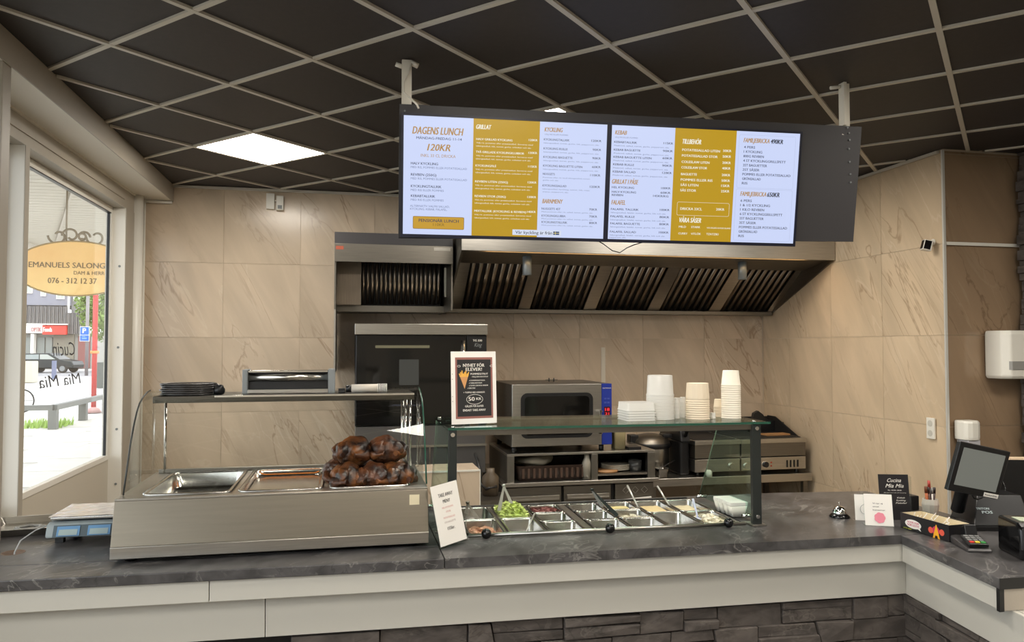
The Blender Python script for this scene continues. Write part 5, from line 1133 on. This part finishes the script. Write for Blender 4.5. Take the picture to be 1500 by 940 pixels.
# till stand and rear display
TST = thing('till_stand', 'big black tapered till stand behind the touch screen', 'till stand', (2.80, 2.93, TOP), -.25)
part('base', MB().box(-.09, .16, -.12, .10, 0, .02), M['black'], TST, .004)
part('wedge_body', MB().loft([[(-.09, -.11, .02), (.16, -.11, .02), (.16, .09, .02), (-.09, .09, .02)], [(-.03, -.03, .14), (.16, -.03, .14), (.16, .09, .14), (-.03, .09, .14)]], True, True, False), M['black'], TST, .004)
m = MB(); tmx = Matrix.Translation((0, -.105, .03)) @ Matrix.Rotation(-.58, 4, 'X'); text(m, 'TRITON', -.06, .062, .010, .055, y=-.003, bold=.03, M_=tmx); text(m, 'POS', -.04, .044, .013, .045, y=-.003, bold=.03, M_=tmx); part('lettering', m, mat('pale_ink', (190, 206, 206), .5), TST)
RD = thing('rear_display', 'large black panel with a pale top edge behind the touch screen', 'display', (2.90, 3.09, TOP+.001), -.25)
part('panel', MB().box(-.05, .30, 0, .025, 0, .265), M['black'], RD, .004); part('top_strip', MB().box(.045, .30, -.002, .026, .266, .276), mat('pale_wood', (226, 200, 168), .5), RD)
part('loose_cable', MB().tube([(.10, -.01, .0), (.11, -.03, .06), (.13, -.035, .10), (.15, -.02, .13), (.14, -.01, .17)], .003, 6).tube([(.12, -.01, .0), (.14, -.04, .05), (.155, -.03, .11)], .003, 6), M['blackg'], RD)
cb2 = [at(px, py, Y=2.86) for px, py in ((1423, 724), (1426, 729), (1432, 731), (1438, 729), (1441, 725))]
single('screen_cable', MB().tube([tuple(p) for p in cb2], .0035, 8), M['black'], 'short black cable loop under the edge of the till screen', 'cable')
# card terminal
CT = thing('card_terminal', 'dark card payment terminal with coloured keys in a cradle', 'card terminal', (2.44, 2.60, TOP), -.35)
part('cradle', MB().prism([(-.07, 0), (.10, 0), (.10, .030), (-.06, .014), (-.07, .008)], 'x', -.045, .045), mat('terminal_grey', (62, 60, 60), .35), CT, .004)
tt = Matrix.Translation((0, -.06, .018)) @ Matrix.Rotation(.2, 4, 'X')
part('keypad', MB().box(-.036, .036, 0, .085, 0, .014, tt), M['black'], CT, .003)
for r in range(4):
    for c in range(3):
        part('key', MB().box(-.030+c*.021, -.014+c*.021, .008+r*.018, .020+r*.018, .0145, .0175, tt), mat('key_%d%d' % (r, c), ((200, 60, 50), (210, 190, 60), (70, 150, 80))[c] if r == 0 else (120, 120, 118), .5), CT)
part('privacy_shield', MB().prism([(.03, .014), (.095, .012), (.09, .06), (.055, .082)], 'x', -.006, .04), M['black'], CT, .003)
# receipt printer
PR = thing('receipt_printer', 'glossy black receipt printer at the right edge of the counter', 'printer', (2.565, 2.455, TOP), -.35)
part('body', MB().prism([(-.075, 0), (.10, 0), (.10, .135), (-.045, .135), (-.07, .118), (-.078, .04)], 'x', -.07, .11), M['blackg'], PR, .010)
part('front_cover', MB().prism([(-.083, .045), (-.077, .042), (-.068, .118), (-.075, .118)], 'x', -.062, .04), M['black'], PR, .003)
m = MB()
for k in range(5): m.box(-.055, .032, -.086+.0015*k, -.075, .056+k*.012, .060+k*.012)
part('cover_rib', m, M['blackg'], PR, kind='stuff')
part('paper_slot', MB().box(-.04, .09, -.02, .05, .1355, .138), mat('label_pale', (176, 184, 160), .6), PR)
m = MB(); 
for k, c in enumerate(((120, 120, 220), (190, 190, 190), (170, 170, 170))): part('status_mark', MB().box(-.045+k*.028, -.033+k*.028, -.0815, -.0795, .022, .030), mat('status%d' % k, c, .4, emit=c, es=.4), PR)
# wall items
SK = thing('wall_socket', 'white double wall socket on the beige tiles', 'socket', (XR-.009, 4.412, 1.207))
part('plate', MB().box(-.014, 0, -.035, .035, -.07, .07), M['wplastic'], SK, .003)
for z in (-.033, .033): part('outlet', MB().tube([(-.0145, 0, z), (-.016, 0, z)], .021, 18), mat('outlet%d' % (z > 0), (200, 196, 184), .4), SK)
SK.location.x = XR-.010
CMR = thing('security_camera', 'small white security camera with dark face on the right wall', 'camera', (XR-.009, 4.37, 2.437))
part('bracket', MB().tube([(0, .0, .02), (-.03, -.0, .01)], .008, 8).tube([(0, 0, .02), (-.003, 0, .02)], .022, 12), M['wplastic'], CMR)
cm_ = Matrix.Translation((-.055, -.005, -.005)) @ Matrix.Rotation(-.35, 4, 'Z') @ Matrix.Rotation(.25, 4, 'Y')
part('housing', MB().box(-.028, .028, -.025, .025, -.035, .035, cm_), M['wplastic'], CMR, .004); part('lens_face', MB().box(-.024, .018, -.0265, -.025, -.028, .03, cm_).box(-.0295, -.028, -.02, .02, -.028, .03, cm_), M['blackg'], CMR)
DP = thing('paper_dispenser', 'large white paper towel dispenser on the darker tiles at the right edge', 'dispenser', (4.275, YC-.001, 1.545))
part('housing', MB().loft([[(x*s1, -y*s1 if y else 0, z) for x, y in ((-.13, 0), (-.13, .13), (-.09, .17), (.09, .17), (.13, .13), (.13, 0))] for z, s1 in ((0, .92), (.02, 1), (.29, 1), (.315, .94))], True, True, False), M['wplastic'], DP, .008)
part('grey_band', MB().loft([[(x, -y if y else -.0, z) for x, y in ((-.10, .16), (-.088, .1745), (.088, .1745), (.10, .16))] for z in (.06, .115)], True, True, False), mat('band_grey', (150, 148, 142), .4), DP)
SD = thing('soap_dispenser', 'small white soap dispenser on the darker tiles above the till screen', 'dispenser', (3.955, YC-.001, 1.09))
part('housing', MB().loft([[(x*s1, -y*s1 if y else 0, z) for x, y in ((-.060, 0), (-.060, .08), (-.045, .10), (-.02, .112), (.02, .112), (.045, .10), (.060, .08), (.060, 0))] for z, s1 in ((.06, .97), (.08, 1), (.17, 1), (.185, .93))], True, True, False), M['wplastic'], SD, .006)
part('reservoir', MB().box(-.042, .052, -.095, 0, -.02, .06), mat('pale_lilac', (186, 184, 188), .3), SD, .004)
for (x, nme, lbb) in ((4.6, 0, 0),): pass
DT = thing('alarm_sensor', 'white two-piece alarm sensor high on the back wall', 'sensor', (-.61, YB-.009, 2.99))
part('mount', MB().box(-.055, .01, -.03, 0, -.10, .03), M['wplastic'], DT, .002); part('sensor_head', MB().box(.025, .085, -.05, -.012, -.11, .01), M['wplastic'], DT, .006)
part('sensor_window', MB().box(.038, .072, -.052, -.05, -.10, -.07), M['grey'], DT)
part('arm', MB().tube([(.01, -.015, -.03), (.03, -.02, -.03)], .006, 8), M['wplastic'], DT)

# ================================================================== SCALE AND TRAY AT LEFT
SCL = thing('weighing_scale', 'grey shop scale with three small displays and a wrapped silver platter', 'scale', (-1.195, 3.46, TOP), -.0)
lw = .40
part('foot', MB().box(.03, .06, .0, .03, 0, .028), M['black'], SCL); part('foot', MB().box(.34, .37, .0, .03, 0, .028), M['black'], SCL); part('foot', MB().box(.03, .06, .2, .23, 0, .028), M['black'], SCL); part('foot', MB().box(.34, .37, .2, .23, 0, .028), M['black'], SCL)
part('body', MB().prism([(-.03, .026), (.25, .026), (.25, .085), (.02, .085), (-.01, .078)], 'x', 0, lw), mat('scale_body', (150, 160, 162), .45), SCL, .008)
part('display_panel', MB().prism([(-.034, .030), (-.03, .030), (-.010, .072), (-.014, .074)], 'x', .03, lw-.01), mat('scale_panel', (62, 78, 84), .35), SCL)
lcd, lcdb = mat('lcd', (158, 176, 176), .3), mat('lcd_blue', (92, 140, 182), .4)
for k in range(3):
    x = .045+k*.115; part('lcd_surround', MB().prism([(-.037, .034), (-.034, .034), (-.017, .070), (-.020, .070)], 'x', x, x+.085), lcdb, SCL)
    part('lcd', MB().prism([(-.0385, .038), (-.037, .038), (-.023, .060), (-.0245, .060)], 'x', x+.008, x+.077), lcd, SCL)
part('platter', MB().box(.01, lw, .0, .26, .092, .104), M['pan'], SCL, .003)
m = MB(); N_ = 16
vs = [(.005+.395*i/N_, -.005+.27*j/N_, .106+.005*abs(noise.noise(Vector((i*.6, j*.6, 3))))) for j in range(N_+1) for i in range(N_+1)]
m.add(vs, [(j*(N_+1)+i, j*(N_+1)+i+1, (j+1)*(N_+1)+i+1, (j+1)*(N_+1)+i) for j in range(N_) for i in range(N_)], False); part('plastic_wrap', m, mat('wrap', (222, 216, 212), .15, .3), SCL)
part('support', MB().box(.1, .3, .06, .2, .085, .092), M['grey'], SCL)
TRY = thing('metal_tray', 'shallow dull metal tray left of the scale with cables in it', 'tray', (-1.44, 3.60, TOP+.001), .12)
part('tray', MB().loft([rrect(.26, .26, .01, 0, cx=.09, cy=.14), rrect(.30, .30, .01, .03, cx=.09, cy=.14), rrect(.285, .285, .01, .03, cx=.09, cy=.14), rrect(.25, .25, .01, .003, cx=.09, cy=.14)], True, True, False), M['steel'], TRY)
m = MB().tube([(.10+.05*math.cos(a*.9)+.01*math.sin(a*3), .10+.04*math.sin(a*.9), .012+.004*(a % 2)) for a in range(16)], .006, 6); part('coiled_cable', m, mat('cable_grey', (150, 150, 146), .5), TRY)
pts = [(-1.195, 3.50, TOP+.07), (-1.23, 3.44, TOP+.06), (-1.262, 3.38, TOP+.035), (-1.268, 3.345, TOP+.0), (-1.27, 3.335, TOP-.035)]
single('scale_lead', MB().tube(pts, .003, 6), mat('lead', (176, 180, 180), .4), 'thin grey lead from the scale into the cable hole', 'cable')

# ================================================================== OUTSIDE
OUT = FLOOR-.02
gm = mat('pale_paving', (196, 193, 186), .8, noise_amt=.05, nscale=3)
g = struct('ground', B(-160, XL-.125, -30, 170, OUT-.2, OUT-.02), mat('pale_ground', (182, 180, 176), .9))
pm = MB().box(-.395, .395, -.345, .345, -.02, 0).mesh('paving_slab', gm)
n_ = 0
for i in range(0, 24):
    for j in range(0, 34):
        x, y = -2.2-.8*i, 4.6+.7*j+(.35 if i % 2 else 0)
        p = pj((x, y, OUT))
        if 10 < p[0] < 185 and p[1] > 605 and n_ < 290 and y < 26:
            o = part('paving_slab', pm, None, g); o.location = (x, y, OUT+random.uniform(-.006, .0)); n_ += 1
part('carriageway', B(-70, -8, 52, 68, OUT-.02, OUT+.0), mat('asphalt', (148, 146, 148), .9), g)
part('kerb', B(-70, -6, 51.6, 52, OUT-.02, OUT+.08), mat('kerb', (226, 224, 220), .9), g)
part('kerb', B(-40, -6, 33.6, 34, OUT-.02, OUT+.02), mat('kerb2', (190, 188, 186), .9), g)
# canopy
CNP = struct('ceiling_canopy', B(-5.6, XL-.125, 1.0, 30, 3.62, 3.75), M['cream'])
cbm = MB().box(-1.93, 1.93, 0, .185, 0, .02).mesh('canopy_board', mat('canopy_white', (178, 171, 156), .6))
for k in range(80): o = part('canopy_board', cbm, None, CNP); o.location = (-3.66, 3.0+k*.2, 3.595)
part('canopy_edge', B(-5.62, -5.5, 1, 30, 3.45, 3.62), M['beam'], CNP)
part('canopy_beam', MB().prism([(-1.78, 6.0), (-1.78, 6.06), (-5.5, 16.0), (-5.5, 15.9)], 'z', 3.57, 3.594), M['beam'], CNP)
# salon sign
SG_ = thing('salon_sign', 'oval lit yellow hanging sign of a hair salon outside the window', 'sign', (-2.88, 9.0, 2.60))
elm = mat('sign_face', (226, 176, 112), .4, emit=(250, 196, 110), es=.10, noise_amt=.01, nscale=1.1)
rp_ = [n for n in elm.node_tree.nodes if n.type == 'VALTORGB'][0].color_ramp.elements; rp_[0].color = lin((214, 164, 104))+(1,); rp_[1].color = lin((232, 206, 140))+(1,)
def ell(a, b, y0, y1, n=48): return MB().prism([(a*math.cos(2*PI*i/n), b*math.sin(2*PI*i/n)) for i in range(n)], 'y', y0, y1)
part('face', ell(.60, .295, -.02, .02), elm, SG_); part('rim', MB().tube([(.60*math.cos(2*PI*i/48), -.02, .295*math.sin(2*PI*i/48)) for i in range(48)], .008, 6, closed=True), mat('sign_rim', (150, 130, 90), .4), SG_)
ik = mat('sign_ink', (104, 88, 66), .6)
so = SG_.location
def onY(px, py): p = at(px, py, Y=8.978); return p.x-so.x, p.z-so.z
for s_, p0, p1, cap in (('EMANUELS SALONG', (42, 391), (153.5, 394.5), 7.5), ('DAM & HERR', (108, 402), (153, 403.5), 5), ('076 - 312 12 37', (70, 414.5), (141.5, 416), 7.5)):
    (x0, z0_), (x1, z1_) = onY(*p0), onY(*p1); m = MB(); text(m, s_, x0, z0_, cap/7.2*.06, x1-x0, y=-.022, bold=.02 if cap > 6 else .01); part('lettering', m, ik, SG_)
def spiral(cx, cz, r0, a0, turns, sgn, r1=.3): return [(cx+(r0*(1-(1-r1)*k/30))*math.cos(a0+sgn*2*PI*turns*k/30), 0, cz+(r0*(1-(1-r1)*k/30))*math.sin(a0+sgn*2*PI*turns*k/30)) for k in range(31)]
sm_ = mat('scroll_iron', (128, 118, 100), .5)
for px, py, r, a0, sg in ((84, 345, .10, PI, 1), (103, 345, .09, PI, -1), (121, 347, .07, 0, 1), (140, 347, .10, PI, 1), (120, 347, .05, PI, -1)):
    x, z = onY(px, py); part('scroll', MB().tube(spiral(x, z, r, a0, .9, sg), .012, 8), sm_, SG_)
part('hanger', MB().tube([(-.1, 0, .30), (-.1, 0, 1.0)], .01, 6).tube([(.3, 0, .26), (.3, 0, 1.0)], .01, 6), sm_, SG_)
# window script, mirrored as seen from inside
GX = XL-.104
WS = thing('window_lettering', 'black mirrored script painted on the window pane', 'lettering', (GX+.003, 5.3, 1.5), PI/2)
inv = WS.matrix_basis.inverted()
def onX(px, py): p = at(px, py, X=GX+.003); v = Matrix.Rotation(-PI/2, 4, 'Z') @ (p-Vector((GX+.003, 5.3, 1.5))); return v.x, v.z
for s_, p0, p1, cap in (('Cucin', (77, 521), (109, 523), 22), ('Mia Mia', (57, 569), (118, 568), 19)):
    (x0, z0_), (x1, z1_) = onX(*p0), onX(*p1); hcap = onX(p0[0], p0[1]-cap)[1]-z0_
    m = MB(); text(m, s_, x0, z0_, hcap, x1-x0, y=-.001, shear=.25, mirror=True, bold=-.008); part('script_line', m, mat('thin_ink', (70, 70, 72), .6), WS)
# red pole, P sign, railing, bike, bollard, litter posts
p = at(137, 604, Z=OUT); RP = thing('red_pole', 'bright red pole standing on the pavement outside', 'pole', (p.x, p.y, OUT))
part('pole', MB().tube([(0, 0, 0), (0, 0, 4.2)], .07, 12), M['red'], RP); part('collar', MB().lathe([(0, 0), (.22, 0), (.15, .12), (.07, .16)], 0, 0, 12), mat('collar', (190, 150, 146), .6), RP); part('band', MB().tube([(0, 0, 1.72), (0, 0, 1.80)], .12, 12), mat('band', (230, 150, 90), .6), RP)
p = at(126.5, 550, Z=OUT); PS_ = thing('parking_sign', 'blue parking sign with a white P on a grey pole', 'sign', (p.x, p.y, OUT)); sc_ = p.y/F_PX*1.02
part('pole', MB().tube([(0, 0, 0), (0, 0, 7)], .11, 10), mat('pole_grey', (140, 134, 134), .5), PS_)
z1_ = at(125, 479, Y=p.y).z-OUT; zm = at(125, 490.5, Y=p.y).z-OUT; z0_ = at(125, 499, Y=p.y).z-OUT; xa = at(119, 490, Y=p.y).x-p.x; xb = at(131.5, 490, Y=p.y).x-p.x; bs = mat('sign_blue', (44, 104, 196), .5)
part('plate', MB().box(xa, xb, -.22, -.18, zm+.02, z1_), bs, PS_); part('lower_plate', MB().box(xa, xb, -.22, -.18, z0_, zm-.03), bs, PS_); part('plate_edge', MB().box(xa-.04, xb+.04, -.18, -.17, z0_-.04, z1_+.04), M['paper'], PS_)
m = MB(); text(m, 'P', (xa+xb)/2, zm+.12, (z1_-zm)*.66, y=-.24, align='c', bold=.05); part('letter', m, M['paper'], PS_)
m = MB().box(xa+.12, xb-.12, -.24, -.22, z0_+.12, z0_+.2).box(xa+.12, xb-.2, -.24, -.22, z0_+.26, z0_+.3); part('small_print', m, mat('pale_blue', (130, 170, 220), .5), PS_)
rlm = mat('rail_grey', (112, 114, 110), .6)
a_, b_2, c_2 = at(30, 619, Y=19.6), at(78, 617, Y=19.6), at(157, 594, Y=24)
RL = thing('railing', 'low grey timber railing with posts across the pavement', 'railing', (a_.x, a_.y, OUT)); o_ = Vector((a_.x, a_.y, OUT))
zr = .50
for u, v in ((Vector((a_.x-.8, a_.y, OUT+zr)), Vector((b_2.x, b_2.y, OUT+zr))), (Vector((b_2.x, b_2.y, OUT+zr)), Vector((c_2.x, c_2.y, OUT+zr)))):
    d = (v-u); n3 = Vector((-d.y, d.x, 0)).normalized()*.08; h3 = Vector((0, 0, .06)); P8 = [u-n3-h3, v-n3-h3, v+n3-h3, u+n3-h3, u-n3+h3, v-n3+h3, v+n3+h3, u+n3+h3]
    part('rail', MB().add([tuple(x-o_) for x in P8], [(3, 2, 1, 0), (4, 5, 6, 7), (0, 1, 5, 4), (1, 2, 6, 5), (2, 3, 7, 6), (3, 0, 4, 7)]), rlm, RL)
for f in (0, .5, .98): v = b_2.lerp(c_2, f)-o_; part('post', MB().box(v.x-.09, v.x+.09, v.y-.08, v.y+.08, 0, zr-.06), rlm, RL)
rnd = random.Random(4); m = MB()
for k in range(260):
    x, y = b_2.x-.9+rnd.random()*1.0, b_2.y+.2+rnd.random()*1.0; h = rnd.uniform(.08, .22); a = rnd.uniform(0, 6); m.add([(x, y, OUT), (x+.05*math.cos(a), y+.05*math.sin(a), OUT), (x+.06*math.cos(a+1), y+.05, OUT+h)], [(0, 1, 2)])
single('grass_tuft', m, mat('grass', (160, 190, 100), .8), 'tuft of green grass behind the low railing', 'grass', kind='stuff')
BK_ = thing('bicycle', 'parked bicycle partly hidden by the window frame', 'bicycle', tuple(at(31, 604, Z=OUT))); bo = at(31, 604, Z=OUT)
for dx in (0, -1.05): part('wheel', MB().tube([(dx+.33*math.cos(2*PI*i/24), 0, .34+.33*math.sin(2*PI*i/24)) for i in range(24)], .022, 6, closed=True).tube([(dx-.3, 0, .34), (dx+.3, 0, .34)], .006, 4).tube([(dx, 0, .04), (dx, 0, .64)], .006, 4), M['black'], BK_)
part('frame', MB().tube([(0, 0, .34), (-.15, 0, .95), (-.7, 0, .9), (-1.05, 0, .34), (-.5, 0, .3), (-.15, 0, .85)], .02, 6).tube([(-.5, 0, .3), (-.7, 0, .95)], .02, 6), mat('bike_frame', (90, 92, 110), .4), BK_); part('handlebar', MB().tube([(-.12, -.2, 1.02), (-.16, 0, .98), (-.12, .2, 1.02)], .015, 6), M['black'], BK_)
p = at(38, 560, Z=OUT); single('bollard', MB().box(-.45, .45, -.4, .4, 0, 1.15), mat('bollard', (196, 190, 170), .8), 'short square cream block on the pavement at the left of the view', 'bollard', bevel=.03, loc=tuple(p))
p = at(79, 555, Z=OUT); single('dark_post', MB().box(-.1, .1, -.1, .1, 0, 1.1), mat('post_dark', (110, 116, 140), .7), 'slim dark post behind the parked car', 'post', loc=tuple(p))
p = at(147.5, 568, Z=OUT); single('litter_bin', MB().box(-.16, .16, -.16, .16, 0, 1.2), mat('bin_dark', (84, 88, 84), .7), 'dark slim bin right of the red pole', 'bin', loc=tuple(p))
# car
p = at(83, 545, Z=OUT); CR = thing('car', 'black hatchback parked in front of the grey garage doors', 'car', (p.x, p.y-1, OUT), -.15)
cbk = mat('car_black', (42, 48, 50), .2, .2)
L_ = 3.9
body = [(-1.95, .35), (-1.97, .75), (-1.88, 1.0), (-1.6, 1.45), (.2, 1.48), (.95, 1.02), (1.85, .85), (1.97, .6), (1.95, .35)]
part('body', MB().prism(body, 'y', -.85, .85), cbk, CR, .06)
part('side_window', MB().prism([(-1.6, 1.02), (-1.42, 1.36), (-.5, 1.38), (-.5, 1.02)], 'y', -.862, -.85), mat('car_glass', (150, 158, 156), .2), CR); part('side_window', MB().prism([(-.42, 1.02), (-.42, 1.38), (.1, 1.38), (.7, 1.02)], 'y', -.862, -.85), mat('car_glass2', (176, 180, 172), .2), CR)
for x in (-1.25, 1.2): w_2 = part('wheel', MB().tube([(x, -.87, .33), (x, -.7, .33)], .33, 18), M['black'], CR); part('hubcap', MB().tube([(x, -.89, .33), (x, -.87, .33)], .2, 14), M['grey'], w_2); part('wheel', MB().tube([(x, .87, .33), (x, .7, .33)], .33, 18), M['black'], CR)
part('tail_lamp', MB().box(-1.99, -1.9, -.8, -.5, .8, .95), M['red'], CR)
# far building
YF = 75.0
def fz(py): return at(80, py, Y=YF).z
def fx(px): return at(px, 480, Y=YF).x
FB = thing('town_building', 'grey two storey building with garage doors and a red shop sign across the street', 'building', (fx(38), YF, OUT)); o3 = Vector((fx(38), YF, OUT))
q = lambda mb: loc_(mb, tuple(o3))
part('upper_wall', q(B(fx(-330), fx(101), YF, YF+9, fz(447), fz(330))), mat('lilac_render', (146, 146, 156), .9), FB)
part('white_corner', q(B(fx(99), fx(101.5), YF-.15, YF, fz(454), fz(340))), M['paper'], FB)
clm = mat('grey_cladding', (116, 113, 112), .9)
for k in range(40): x0 = fx(20)+k*(fx(133)-fx(20))/40; part('cladding_board', q(B(x0+.02, x0+(fx(133)-fx(20))/40-.02, YF-.5-.05*(k % 2), YF, fz(489), fz(449) if x0 < fx(99) else fz(458))), clm, FB)
part('link_wall', q(B(fx(101), fx(135), YF+.5, YF+9, fz(458), fz(395))), mat('grey_link', (156, 154, 152), .9), FB)
for px in (104, 111, 118, 126): part('link_window', q(B(fx(px), fx(px+3.5), YF+.4, YF+.5, fz(440), fz(405))), M['paper'], FB)
for (x0, x1, y0, y1) in ((30, 47, 430, 405), (59, 66.5, 434, 420), (82, 94, 438, 410)):
    w_ = part('window', q(B(fx(x0), fx(x1), YF-.12, YF, fz(y0), fz(y1))), M['paper'], FB); part('window_pane', q(B(fx(x0+1), fx((x0+x1)/2-.4), YF-.14, YF-.12, fz(y0-1.5), fz(y1+1))), mat('far_pane%d' % x0, (176, 182, 172), .3), w_); part('window_pane', q(B(fx((x0+x1)/2+.4), fx(x1-1), YF-.14, YF-.12, fz(y0-1.5), fz(y1+1))), bpy.data.materials['far_pane%d' % x0], w_)
for px in range(-320, 20, 22): w_ = part('window', q(B(fx(px), fx(px+10), YF-.12, YF, fz(432), fz(408))), M['paper'], FB); part('window_pane', q(B(fx(px)+.1, fx(px+10)-.1, YF-.14, YF-.12, fz(430), fz(410))), bpy.data.materials['far_pane30'], w_); part('garage_door', q(B(fx(px), fx(px+16), YF-.2, YF-.05, OUT+.05, fz(494))), M['grey'], FB)
part('cladding_panel', q(B(fx(-330), fx(19), YF-.5, YF, fz(489), fz(449))), clm, FB)
part('lower_wall', q(B(fx(-330), fx(135), YF-.05, YF+9, OUT, fz(488))), mat('lower_render', (160, 158, 152), .9), FB)
for (x0, x1) in ((32, 50.5), (56, 67), (69, 78)): d = part('garage_door', q(B(fx(x0), fx(x1), YF-.2, YF-.05, OUT+.05, fz(494))), mat('door_grey%d' % x0, (138, 142, 138), .8), FB)
part('pillar', q(B(fx(50.5), fx(55), YF-.8, YF-.2, OUT, fz(489))), M['paper'], FB)
part('shopfront', q(B(fx(80), fx(110), YF-.2, YF-.05, OUT+.05, fz(490))), mat('dark_shopfront', (128, 122, 108), .5), FB); part('red_shopfront', q(B(fx(116), fx(133), YF-.2, YF-.05, OUT+.05, fz(492))), mat('red_shopfront', (140, 90, 86), .6), FB)
part('white_fascia', q(B(fx(44.5), fx(68), YF-.9, YF-.5, fz(488), fz(475))), M['paper'], FB)
sr = part('red_fascia', q(B(fx(68), fx(102), YF-.9, YF-.5, fz(490), fz(477))), mat('sign_red', (224, 70, 60), .6), FB); part('fascia_top', q(B(fx(44), fx(103), YF-1, YF-.5, fz(476), fz(474.3))), M['paper'], FB)
m = MB(); text(m, 'Foods', fx(69.5), fz(486), .42, fx(82)-fx(69.5), y=YF-.93, bold=.04); part('shop_lettering', q(m), M['paper'], FB)
m = MB(); text(m, 'OPTIK', fx(52), fz(486), .4, fx(66.5)-fx(52), y=YF-.93, bold=.04); part('shop_lettering', q(m), mat('dull_red_ink', (170, 110, 110), .6), FB)
# tree
p = at(150, 540, Z=OUT); TR = thing('street_tree', 'leafy green tree behind the red pole', 'tree', (at(158, 540, Y=64).x, 64, OUT))
part('trunk', MB().tube([(0, 0, 0), (.1, 0, 3), (.0, 0, 6)], [.25, .2, .12], 8), mat('bark', (100, 90, 76), .9), TR)
m = MB(); rnd = random.Random(9)
for k in range(7000):
    v = Vector((rnd.gauss(0, 1), rnd.gauss(0, 1), rnd.gauss(0, 1))).normalized()*rnd.uniform(.6, 1.0); c = Vector((v.x*2.4, v.y*2.4, 6+v.z*3.8)); s_ = rnd.uniform(.06, .15); a = Vector((rnd.uniform(-1, 1), rnd.uniform(-1, 1), rnd.uniform(-1, 1))).normalized()*s_; b = a.cross(Vector((rnd.uniform(-1, 1), rnd.uniform(-1, 1), rnd.uniform(-1, 1)))).normalized()*s_
    m.add([tuple(c-a), tuple(c+b), tuple(c+a), tuple(c-b)], [(0, 1, 2, 3)])
part('foliage', m, mat('leaf', (134, 158, 88), .8, noise_amt=.3, nscale=1), TR, kind='stuff')
